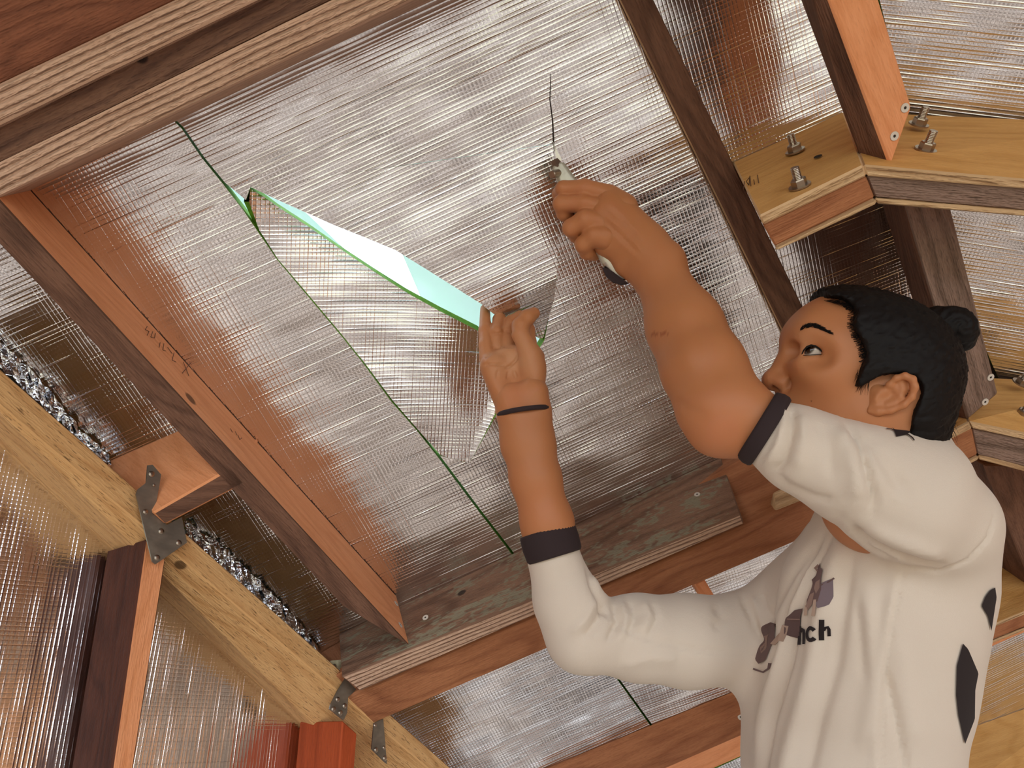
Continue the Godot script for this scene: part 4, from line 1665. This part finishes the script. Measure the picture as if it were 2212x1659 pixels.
func build_hair(man: Node3D) -> void:
	var base := man.position
	var h := Field.new()
	h.local = head_in
	h.mirror = true
	h.egg(hp(1880, 774, 0), Vector3(0.0985, 0.0755, 0.0785), 0.02)
	h.egg(hp(1800, 738, 0.018), Vector3(0.054, 0.054, 0.0515), 0.03)
	h.bar(hp(1800, 800, 0.03), hp(1880, 830, 0.03), 0.0455, 0.048, 0.02)
	h.bar(hp(1940, 838, 0.020), hp(1936, 880, 0.026), 0.0475, 0.046, 0.03)
	h.bar(hp(1940, 880, 0.024), hp(1946, 985, 0.022), 0.046, 0.040, 0.03)
	h.bar(hp(1966, 890, 0.018), hp(1996, 952, 0.008), 0.032, 0.020, 0.02)
	var rim := PackedVector2Array()
	for q in [[1772, 653, 0.5], [1798, 648, 2.4], [1828, 656, 4.2], [1843, 674, 5.2], [1840, 699, 6], [1842, 712, 6.3], [1858, 738, 6.6], [1868, 759, 6.9], [1865, 784, 7], [1857, 801, 7], [1849, 832, 7], [1856, 838, 7], [1876, 824, 7], [1896, 811, 7], [1922, 807, 7], [1948, 807, 7.2], [1968, 813, 7], [1981, 829, 6.5], [1979, 849, 6], [1970, 873, 6], [1960, 893, 5.5], [1950, 911, 5], [1948, 940, 4.5], [1955, 1010, 3], [2100, 1010, 0], [2150, 800, 0], [2100, 560, 0], [1880, 520, 0], [1740, 560, 0]]:
		var p := hp(q[0], q[1], q[2] * 0.01)
		rim.append(Vector2(p.x, p.y))
	h.outline = rim
	var b := Build.new()
	var none := func(_p: Vector3) -> Color: return Color.WHITE
	mesh_field(h, EYE + Vector3(0.26, 0.20, -1.03), EYE + Vector3(0.63, 0.54, -0.6), 0.003, b, none)
	# grooves run from the hairline back to the bun
	var knot := hp(2040, 720, 0.0)
	var noise := FastNoiseLite.new()
	noise.seed = 4
	noise.frequency = 1.0
	for j in b.v.size():
		var q := head_in * b.v[j]
		var d := q - knot
		var ang := atan2(d.y, d.z) if absf(d.z) > 0.02 else atan2(d.y, 0.02)
		var side := d.normalized()
		var n := noise.get_noise_3d(side.y * 26.0, side.z * 26.0, d.length() * 3.0) + 0.8 * noise.get_noise_3d(side.y * 70.0, side.z * 70.0, d.length() * 5.0)
		b.v[j] += b.n[j] * (n * 0.0021 + 0.0 * ang)
	smooth_normals(b, 0)
	part("hair", commit([b], [M.hair], base), man)
	# the bun with its wound strands
	var k := Field.new()
	k.local = head_in
	k.egg(hp(2063, 709, 0), Vector3(0.0232, 0.0236, 0.022), 0.01)
	k.egg(hp(2050, 690, 0.003), Vector3(0.017, 0.014, 0.016), 0.006)
	k.egg(hp(2078, 728, -0.002), Vector3(0.0145, 0.016, 0.016), 0.006)
	k.bar(hp(2020, 704, 0), hp(2040, 708, 0), 0.021, 0.018, 0.008)
	k.bar(hp(2042, 748, 0.0), hp(2046, 762, 0.002), 0.0085, 0.006, 0.006)
	var c := Build.new()
	var mid := head_in.affine_inverse() * hp(2058, 715, 0)
	mesh_field(k, mid - Vector3.ONE * 0.055, mid + Vector3.ONE * 0.055, 0.002, c, none)
	var bc := hp(2063, 709, 0)
	for j in c.v.size():
		var q := (head_in * c.v[j]) - bc
		var turns := atan2(q.y, q.x) * 0.9 + Vector2(q.x, q.y).length() * 260.0
		c.v[j] += c.n[j] * (sin(turns * 3.0) * 0.0006 + noise.get_noise_3d(q.x * 160.0, q.y * 160.0, q.z * 160.0) * 0.0012)
	smooth_normals(c, 0)
	part("hair_bun", commit([c], [M.hair], base), man)
	# loose strands at the nape, the temple and the bun
	var s := Build.new()
	rng.seed = 55
	var roots := []
	for n in 90:
		roots.append([Vector2(rng.randf_range(2018, 2046), rng.randf_range(800, 935)), Vector2(rng.randf_range(8, 26), rng.randf_range(20, 60)), 0.86 + rng.randf_range(-0.02, 0.02), 0.0004])
	for n in 60:
		roots.append([Vector2(rng.randf_range(1852, 1880), rng.randf_range(795, 832)), Vector2(rng.randf_range(-14, 2), rng.randf_range(8, 26)), -1.0, 0.00022])
	for n in 70:
		var y := rng.randf_range(655, 790)
		roots.append([Vector2(1846 + maxf(0.0, (y - 700) * 0.28) + rng.randf_range(0, 14), y), Vector2(rng.randf_range(-16, -4), rng.randf_range(-3, 6)), -1.0, 0.0002])
	var lineq := [[1790, 652], [1825, 658], [1842, 676], [1840, 705], [1850, 728], [1864, 752], [1866, 780]]
	for n in 260:
		var z := rng.randf() * 5.99
		var kk := int(z)
		var p := Vector2(lineq[kk][0], lineq[kk][1]).lerp(Vector2(lineq[kk + 1][0], lineq[kk + 1][1]), z - kk)
		var way := (Vector2(2030, 715) - p).normalized()
		roots.append([p - way * rng.randf_range(2, 12), way.rotated(rng.randf_range(-0.25, 0.25)) * rng.randf_range(22, 50), -2.0, 0.00022])
	for n in 10:
		roots.append([Vector2(rng.randf_range(2080, 2104), rng.randf_range(670, 720)), Vector2(rng.randf_range(6, 22), rng.randf_range(-14, 10)), 0.868, 0.0002])
	for q in roots:
		var pts := []
		var rr := []
		var p0: Vector2 = q[0]
		var d: Vector2 = q[1]
		for m in 4:
			var t := m / 3.0
			var p := p0 + d * t + Vector2(0, 3.0 * t * t)
			if q[2] < 0.0:
				var w := skin_head.march(EYE, sight(p.x, p.y).normalized(), 0.6)
				pts.append(w + skin_head.lean(w) * ((0.001 - 0.0006 * t) if q[2] > -1.5 else (0.0003 + 0.0075 * t)))
			else:
				pts.append(at(p.x, p.y, q[2] - 0.004 * t))
			rr.append(float(q[3]) * (1.0 - 0.75 * t))
		tube(s, pts, rr, 4, false)
	var st := part("loose_hair", commit([s], [M.hair], base), man)
	st.set_meta("kind", "stuff")


func build_shirt(man: Node3D) -> void:
	var base := man.position
	var f := shirt
	# near sleeve
	f.chain(px([[1680, 944, 0.822], [1730, 972, 0.815], [1840, 1022, 0.805], [1950, 1082, 0.81], [2020, 1125, 0.825]]), [0.0375, 0.0425, 0.051, 0.060, 0.055], 0.02)
	# far sleeve
	f.chain(px([[1188, 1178, 0.992], [1226, 1300, 0.985], [1258, 1372, 0.985], [1380, 1377, 1.01], [1480, 1384, 1.03], [1620, 1382, 1.06], [1720, 1350, 1.07]]), [0.0335, 0.040, 0.044, 0.0525, 0.0575, 0.0625, 0.072], 0.02)
	# body
	f.chain(px([[1960, 1150, 0.905], [1905, 1300, 0.925], [1872, 1450, 0.935], [1846, 1659, 0.935], [1838, 1850, 0.935]]), [0.090, 0.110, 0.113, 0.111, 0.111], 0.03)
	f.chain(px([[1860, 1215, 1.03], [1800, 1340, 1.04], [1768, 1500, 1.03], [1770, 1659, 1.02], [1776, 1850, 1.02]]), [0.082, 0.093, 0.090, 0.090, 0.090], 0.04)
	f.bar(at(1962, 998, 0.86), at(1900, 1120, 0.93), 0.0505, 0.065, 0.03)
	f.bar(at(1925, 1017, 0.808), at(1995, 1038, 0.812), 0.0455, 0.0455, 0.02)
	f.bar(at(2044, 1130, 0.84), at(2034, 1250, 0.88), 0.050, 0.050, 0.03)
	# folds
	fold([[1706, 872], [1713, 925], [1692, 1000], [1668, 1022]], 9, -0.006)
	fold([[1690, 858], [1697, 905], [1678, 965], [1652, 1008]], 9, 0.005)
	fold([[1730, 890], [1738, 945], [1720, 1020]], 16, 0.004)
	fold([[1822, 905], [1858, 955], [1872, 1015], [1889, 1070], [1884, 1110]], 8, -0.0075)
	fold([[1800, 920], [1835, 970], [1850, 1030], [1850, 1085]], 20, 0.0055)
	fold([[1868, 928], [1900, 975], [1935, 1030], [1960, 1070]], 14, -0.005)
	fold([[1765, 905], [1790, 960], [1800, 1040]], 12, -0.003)
	fold([[1672, 1020], [1700, 1050], [1760, 1075], [1800, 1080]], 9, -0.004)
	fold([[1840, 1128], [1862, 1158], [1920, 1192], [1980, 1212], [2035, 1222]], 7, -0.009)
	fold([[1860, 1130], [1930, 1165], [2000, 1190], [2040, 1195]], 16, 0.006)
	fold([[1842, 1150], [1880, 1186], [1950, 1224], [2030, 1236], [2090, 1212], [2135, 1165], [2152, 1100]], 3.6, -0.004)
	fold([[1952, 1224], [1932, 1330], [1914, 1440], [1906, 1560], [1902, 1720]], 4.5, -0.0035)
	fold([[1940, 1230], [1918, 1340], [1902, 1440], [1892, 1560], [1888, 1720]], 14, 0.004)
	fold([[1913, 1450], [1935, 1540], [1968, 1720]], 7, -0.006)
	fold([[1812, 1115], [1765, 1210], [1716, 1330], [1705, 1420], [1662, 1560], [1640, 1720]], 10, -0.010)
	fold([[1836, 1140], [1800, 1230], [1772, 1330], [1750, 1450], [1700, 1640], [1690, 1720]], 20, 0.008)
	fold([[1790, 1130], [1735, 1230], [1700, 1300], [1676, 1400], [1655, 1470]], 8, -0.008)
	fold([[1802, 1125], [1745, 1240], [1705, 1340], [1690, 1390], [1650, 1540], [1628, 1660]], 12, 0.007)
	fold([[1765, 1160], [1710, 1240], [1668, 1320], [1650, 1400]], 8, -0.005)
	fold([[1840, 1180], [1826, 1300], [1806, 1440], [1770, 1560], [1735, 1720]], 14, -0.005)
	fold([[1872, 1260], [1882, 1380], [1880, 1500], [1862, 1640]], 18, 0.004)
	fold([[1850, 1290], [1862, 1400], [1870, 1480]], 10, -0.003)
	fold([[1940, 1370], [1960, 1500], [1985, 1620]], 20, 0.003)
	# far sleeve: creases at the elbow and armpit
	fold([[1268, 1212], [1278, 1262], [1300, 1310], [1318, 1336]], 6, -0.005)
	fold([[1280, 1236], [1296, 1275], [1318, 1300]], 7, 0.004)
	fold([[1312, 1300], [1290, 1345], [1262, 1378]], 9, -0.006)
	fold([[1290, 1290], [1262, 1340], [1232, 1370]], 9, 0.004)
	fold([[1325, 1300], [1335, 1345], [1312, 1388]], 8, -0.006)
	fold([[1342, 1296], [1352, 1340], [1340, 1384]], 8, 0.0045)
	fold([[1360, 1296], [1372, 1330], [1362, 1362]], 7, -0.005)
	fold([[1386, 1296], [1402, 1328], [1388, 1366]], 10, 0.004)
	fold([[1412, 1300], [1420, 1340], [1400, 1378]], 8, -0.0035)
	fold([[1318, 1352], [1360, 1362], [1410, 1382], [1500, 1402], [1600, 1412]], 5, -0.003)
	fold([[1545, 1300], [1560, 1335], [1540, 1360]], 12, -0.004)
	fold([[1605, 1292], [1625, 1335], [1650, 1400]], 7, -0.006)
	fold([[1624, 1286], [1642, 1330], [1660, 1385]], 7, 0.004)
	fold([[1645, 1278], [1658, 1320], [1668, 1360]], 6, -0.004)
	fold([[1340, 1440], [1400, 1420], [1470, 1425]], 14, 0.003)
	var b := Build.new()
	var none := func(_p: Vector3) -> Color: return Color.WHITE
	mesh_field(f, EYE + Vector3(0.0, -0.16, -1.32), EYE + Vector3(0.64, 0.42, -0.62), 0.0042, b, none)
	for j in b.v.size():
		b.v[j] = b.v[j] + b.n[j] * crease(b.v[j], b.n[j])
	smooth_normals(b, 0)
	var sh := part("sweatshirt", commit([b], [M.cloth], base), man)
	# dark ribbed cuffs
	cuff(man, at(1636, 918, 0.828), at(1662, 933, 0.824), at(1690, 872, 0.82), 0.0412, 0.0425)
	cuff(man, at(1182, 1147, 0.992), at(1198, 1200, 0.985), at(1250, 1180, 0.99), 0.0368, 0.0362)
	build_print(sh)


func crease(p: Vector3, n: Vector3) -> float:
	var facing := smoothstep(-0.15, 0.3, n.dot((EYE - p).normalized()))
	return fold_height(seen(p)) * facing if facing > 0.0 else 0.0


func cuff(man: Node3D, a: Vector3, c: Vector3, _side: Vector3, r0: float, r1: float) -> void:
	var ax := (c - a).normalized()
	var len_ := (c - a).length()
	var b := Build.new()
	var sides := 96
	var prof := [[-0.0015, r0 - 0.004], [-0.001, r0 - 0.001], [0.002, r0], [len_ * 0.5, (r0 + r1) * 0.5 + 0.001], [len_ - 0.001, r1], [len_ + 0.002, r1 - 0.002], [len_ + 0.002, r1 - 0.006]]
	var x := ax.cross(Vector3(0.31, 0.82, 0.47)).normalized()
	var y := ax.cross(x)
	for q in prof:
		for s in sides:
			var an := TAU * s / sides
			var d := x * cos(an) + y * sin(an)
			b.v.append(a + ax * q[0] + d * (q[1] + 0.0004 * (s % 2)))
			b.n.append(d)
	for k in prof.size() - 1:
		for s in sides:
			var q0 := k * sides + s
			var q1 := k * sides + (s + 1) % sides
			b.i.append_array([q0, q1, q0 + sides, q1, q1 + sides, q0 + sides])
	smooth_normals(b, 0)
	if b.n[sides * 3].dot(b.v[sides * 3] - (a + ax * len_ * 0.5)) < 0.0:
		for k in b.n.size():
			b.n[k] = -b.n[k]
		for t in range(0, b.i.size(), 3):
			var s := b.i[t + 1]
			b.i[t + 1] = b.i[t + 2]
			b.i[t + 2] = s
	var o := part("cuff", commit([b], [M.rib], man.position), man)
	o.set_meta("label", "black ribbed cuff")


func on_shirt(x: float, y: float, off: float) -> Array:
	var p := shirt.march(EYE, sight(x, y).normalized(), 0.55)
	var n := shirt.lean(p, 0.003)
	return [p + n * (crease(p, n) + off), n]


func wind(b: Build, six: Array) -> void:
	for t in [0, 3]:
		var g := (b.v[six[t + 2]] - b.v[six[t]]).cross(b.v[six[t + 1]] - b.v[six[t]])
		if g.dot(b.n[six[t]]) >= 0.0:
			b.i.append_array([six[t], six[t + 1], six[t + 2]])
		else:
			b.i.append_array([six[t], six[t + 2], six[t + 1]])


# print laid on the cloth: rows of [left x, right x, y] in the picture
func ink(b: Build, rows: Array, colour: Color, off := 0.0011, across := 5) -> void:
	var first := b.v.size()
	for r in rows:
		for k in across + 1:
			var t := float(k) / across
			var h := on_shirt(lerpf(r[0], r[1], t), r[2] + (r[3] if r.size() > 3 else 0.0) * t, off)
			b.v.append(h[0])
			b.n.append(h[1])
			b.c.append(colour)
	for j in rows.size() - 1:
		for k in across:
			var q := first + j * (across + 1) + k
			wind(b, [q, q + 1, q + across + 1, q + 1, q + across + 2, q + across + 1])


func ink_poly(b: Build, poly: Array, colour: Color, off := 0.0011, step := 4.0, across := 5) -> void:
	var lo := 1e9
	var hi := -1e9
	for q in poly:
		lo = minf(lo, q[1])
		hi = maxf(hi, q[1])
	var rows := []
	var n := maxi(3, int((hi - lo) / step))
	for j in n + 1:
		var y := lerpf(lo + 0.05, hi - 0.05, float(j) / n)
		var x0 := 1e9
		var x1 := -1e9
		for k in poly.size():
			var p: Array = poly[k]
			var q: Array = poly[(k + 1) % poly.size()]
			if (p[1] <= y) != (q[1] <= y):
				var x := lerpf(p[0], q[0], (y - p[1]) / (q[1] - p[1]))
				x0 = minf(x0, x)
				x1 = maxf(x1, x)
		if x1 >= x0:
			rows.append([x0, x1, y])
	ink(b, rows, colour, off, across)


func ink_line(b: Build, pts: Array, w: float, colour: Color, off := 0.0012) -> void:   # a stroke of that width
	var first := b.v.size()
	for k in pts.size():
		var p := Vector2(pts[k][0], pts[k][1])
		var a := Vector2(pts[maxi(k - 1, 0)][0], pts[maxi(k - 1, 0)][1])
		var c := Vector2(pts[mini(k + 1, pts.size() - 1)][0], pts[mini(k + 1, pts.size() - 1)][1])
		var d := (c - a).normalized().orthogonal() * w * 0.5
		for s in 3:
			var q := p + d * (1.0 - s)
			var h := on_shirt(q.x, q.y, off)
			b.v.append(h[0])
			b.n.append(h[1])
			b.c.append(colour)
	for k in pts.size() - 1:
		for s in 2:
			var q := first + k * 3 + s
			wind(b, [q, q + 1, q + 3, q + 1, q + 4, q + 3])


func build_print(sh: Node3D) -> void:
	var b: Build
	var black := lin("221718")
	# the lettering that shows between the folds
	b = Build.new()
	ink_line(b, [[1727, 1353], [1727.5, 1366], [1728, 1380], [1728, 1393]], 9.5, black)
	ink_line(b, [[1731, 1364], [1735, 1360], [1739.5, 1362], [1740.5, 1369], [1741, 1380], [1741.5, 1391]], 8.5, black)
	part("letter", commit([b], [M.print], origin_of(sh)), sh)
	b = Build.new()
	ink_line(b, [[1717, 1396], [1719, 1380], [1721, 1366]], 5, black)
	part("letter", commit([b], [M.print], origin_of(sh)), sh)
	b = Build.new()
	var arc := []
	for k in 15:
		var an := deg_to_rad(38 + k * 284.0 / 14.0)
		arc.append([1761 + cos(an) * 10.5, 1368.5 - sin(an) * 13.0])
	ink_line(b, arc, 8.5, black)
	part("letter", commit([b], [M.print], origin_of(sh)), sh)
	b = Build.new()
	ink_line(b, [[1782.5, 1337], [1781.5, 1352], [1780.5, 1367], [1780, 1382]], 8.5, black)
	ink_line(b, [[1784, 1361], [1787, 1355], [1791, 1354], [1793, 1359], [1793, 1374]], 6, black)
	part("letter", commit([b], [M.print], origin_of(sh)), sh)
	# brown picture above it: seated figures beside a shaded bowl shape, cut off by the folds
	var brown := lin("6d5450")
	var mid := lin("917468")
	var pale := lin("b79a88")
	var bowl := lin("806f74")
	b = Build.new()
	ink_poly(b, [[1776, 1266], [1806, 1252], [1804, 1290], [1795, 1308], [1776, 1314], [1768, 1300]], bowl)
	ink_line(b, [[1772, 1272], [1784, 1266], [1798, 1260], [1808, 1251]], 3, brown, 0.0014)
	part("printed_shape", commit([b], [M.print], origin_of(sh)), sh)
	b = Build.new()
	ink_poly(b, [[1762, 1222], [1768, 1214], [1772, 1226], [1784, 1232], [1781, 1252], [1784, 1274], [1776, 1300], [1760, 1306], [1746, 1312], [1742, 1296], [1752, 1270], [1748, 1250], [1758, 1240]], brown, 0.0013)
	ink_poly(b, [[1766, 1256], [1778, 1254], [1780, 1272], [1770, 1284], [1762, 1272]], mid, 0.0016)
	ink_poly(b, [[1752, 1284], [1764, 1280], [1760, 1308], [1748, 1318], [1742, 1310]], mid, 0.0016)
	ink_line(b, [[1746, 1308], [1743, 1318], [1744, 1329]], 9, pale, 0.0016)
	ink_line(b, [[1768, 1296], [1768, 1312], [1767, 1329]], 9, pale, 0.0016)
	ink_line(b, [[1762, 1232], [1758, 1226], [1764, 1218]], 4, mid, 0.0016)
	part("printed_figure", commit([b], [M.print], origin_of(sh)), sh)
	b = Build.new()
	ink_poly(b, [[1704, 1336], [1716, 1318], [1728, 1314], [1729, 1376], [1712, 1378], [1700, 1372]], brown, 0.0012)
	ink_line(b, [[1706, 1338], [1728, 1338]], 2, mid, 0.0015)
	ink_line(b, [[1702, 1352], [1698, 1372], [1694, 1386]], 8, pale, 0.0015)
	part("printed_figure", commit([b], [M.print], origin_of(sh)), sh)
	b = Build.new()
	ink_poly(b, [[1658, 1342], [1668, 1344], [1674, 1352], [1672, 1380], [1664, 1400], [1654, 1428], [1640, 1434], [1632, 1424], [1640, 1398], [1646, 1366]], brown, 0.0012)
	ink_poly(b, [[1650, 1372], [1660, 1370], [1656, 1398], [1646, 1412], [1642, 1400]], mid, 0.0015)
	ink_line(b, [[1628, 1444], [1638, 1448], [1650, 1452], [1658, 1444], [1660, 1432]], 4, brown, 0.0013)
	ink_line(b, [[1668, 1392], [1676, 1378], [1682, 1366]], 6, pale, 0.0014)
	part("printed_figure", commit([b], [M.print], origin_of(sh)), sh)
	# a small dark winged mark on the shoulder
	b = Build.new()
	ink_poly(b, [[1927, 925], [1934, 931], [1936, 938], [1948, 936], [1973, 931], [1958, 940], [1946, 944], [1935, 945], [1933, 938]], black)
	ink_line(b, [[1952, 938], [1962, 941], [1970, 947], [1974, 953]], 2.5, black)
	ink_line(b, [[1914, 927], [1926, 929], [1936, 934]], 1.6, black)
	part("printed_mark", commit([b], [M.print], origin_of(sh)), sh)
	# large dark shapes on the back
	b = Build.new()
	ink_poly(b, [[2078, 1389], [2089, 1401], [2111, 1453], [2104, 1490], [2103, 1552], [2082, 1606], [2068, 1545], [2063, 1500], [2065, 1437]], black, 0.0014, 5.0, 6)
	part("printed_mark", commit([b], [M.print], origin_of(sh)), sh)
	b = Build.new()
	ink_poly(b, [[2118, 1308], [2126, 1288], [2136, 1274], [2147, 1268], [2150, 1290], [2143, 1335], [2139, 1362], [2132, 1332]], black, 0.0014, 5.0, 5)
	part("printed_mark", commit([b], [M.print], origin_of(sh)), sh)


func build_legs(man: Node3D) -> void:
	var f := Field.new()
	for s in [-1.0, 1.0]:
		var x: float = 0.42 + s * 0.03
		var z: float = -1.1 - s * 0.09
		f.chain([Vector3(0.42, 1.02, -1.1), Vector3(x, 0.9, z)], [0.125, 0.105], 0.06)
		f.chain([Vector3(x, 0.9, z), Vector3(x - 0.02, 0.5, z), Vector3(x + 0.02, 0.1, z)], [0.095, 0.07, 0.055], 0.03)
	var b := Build.new()
	var none := func(_p: Vector3) -> Color: return Color.WHITE
	mesh_field(f, Vector3(0.1, 0.02, -1.45), Vector3(0.74, 1.2, -0.8), 0.014, b, none)
	part("trousers", commit([b], [plain("3a3f4a", 0.9)], man.position), man)
	var sh := Field.new()
	for s in [-1.0, 1.0]:
		var x: float = 0.44 + s * 0.03
		var z: float = -1.1 - s * 0.09
		sh.bar(Vector3(x + 0.03, 0.05, z), Vector3(x - 0.16, 0.036, z), 0.05, 0.036, 0.03)
	var c := Build.new()
	mesh_field(sh, Vector3(0.1, -0.02, -1.4), Vector3(0.7, 0.14, -0.8), 0.009, c, none)
	part("shoes", commit([c], [plain("2a2624", 0.7)], man.position), man)


func build_wrist_band(man: Node3D) -> void:
	var b := Build.new()
	var pts := []
	var r := []
	for k in 41:
		var a := TAU * k / 40.0
		var p := Vector2(1130.5 + 52.5 * cos(a), 889.0 - 7.5 * cos(a))
		var depth := 1.012 - 0.030 * sin(a)
		pts.append(at(p.x, p.y - 6.0 * sin(a), depth))
		r.append(0.0035)
	tube(b, pts, r, 8, false)
	part("wrist_band", commit([b], [M.black], man.position), man)


func build_knife() -> void:
	var head := at(1207, 362, 1.004)
	var butt := at(1348, 604, 0.982)
	var ax := (butt - head).normalized()
	var face := (EYE - head).normalized()
	face = (face - ax * face.dot(ax)).normalized()
	var side := ax.cross(face)
	var len_ := (butt - head).length()
	var t := thing("utility_knife", "metal utility knife with a round knob and black end, gripped in the man's left hand", "knife", head)
	# handle: rounded-rectangle sections along the axis
	var sec := [[-0.004, 0.006, 0.005], [0.0, 0.0095, 0.0075], [0.028, 0.0125, 0.009], [len_ * 0.5, 0.0135, 0.0105], [len_ - 0.03, 0.0145, 0.011], [len_ - 0.01, 0.0125, 0.0095], [len_, 0.006, 0.005]]
	for piece in [["handle", 0, 5, M.knife], ["end_cap", 4, 6, M.bright]]:
		var b := Build.new()
		var n := 20
		for j in range(piece[1], piece[2] + 1):
			for k in n:
				var a := TAU * k / n
				var cx := signf(cos(a)) * pow(absf(cos(a)), 0.55)
				var cy := signf(sin(a)) * pow(absf(sin(a)), 0.55)
				var grow := 1.0 if piece[0] == "handle" else 1.02
				b.v.append(head + ax * sec[j][0] + (side * cx * sec[j][1] + face * cy * sec[j][2]) * grow)
				b.n.append((side * cx + face * cy).normalized())
		var rows: int = piece[2] - piece[1]
		for j in rows:
			for k in n:
				var q := j * n + k
				var q1 := j * n + (k + 1) % n
				b.i.append_array([q, q1, q + n, q1, q1 + n, q + n])
		smooth_normals(b, 0)
		if b.n[n + 2].dot(b.v[n + 2] - (head + ax * sec[piece[1] + 1][0])) < 0.0:
			for k in b.n.size():
				b.n[k] = -b.n[k]
			for q in range(0, b.i.size(), 3):
				var s := b.i[q + 1]
				b.i[q + 1] = b.i[q + 2]
				b.i[q + 2] = s
		part(piece[0], commit([b], [M.knife if piece[0] == "handle" else M.bright], head), t)
	# black grip inset near the end
	var g := Build.new()
	var s0 := len_ - 0.055
	var pts := []
	for q in [[1300, 577], [1311, 580], [1326, 588], [1342, 601], [1356, 611], [1340, 613], [1322, 608], [1308, 596]]:
		var dir := sight(q[0], q[1])
		var pl := plane_through(head + face * 0.0122, face)
		pts.append(on(pl, q[0], q[1], 0.0))
	var o := PackedVector3Array(pts)
	part("grip", board(o, face, 0.012, ax, M.black, M.black, M.black, head), t)
	# blade and collar
	var pl2 := plane_through(head, face)
	var bl := PackedVector3Array()
	for q in [[1195, 306], [1200, 318], [1214, 346], [1203, 350], [1199, 330]]:
		bl.append(on(pl2, q[0], q[1], -0.012 if q[1] < 312 else -0.002))
	part("blade", board(bl, face, 0.0008, ax, M.bright, M.bright, M.bright, head), t)
	var cb := Build.new()
	turned(cb, head - ax * 0.012, ax, [[0.0, 0.003], [0.001, 0.0058], [0.008, 0.0072], [0.013, 0.0085], [0.013, 0.0]], 6)
	part("collar", commit([cb], [M.bolt], head), t)
	var kb := Build.new()
	var kd := (at(1186, 378, 0.985) - at(1205, 374, 0.998)).normalized()
	turned(kb, at(1206, 374, 0.998), kd, [[0.0, 0.0052], [0.013, 0.0052], [0.0142, 0.0045], [0.0142, 0.0]], 20)
	part("knob", commit([kb], [M.bolt], head), t)
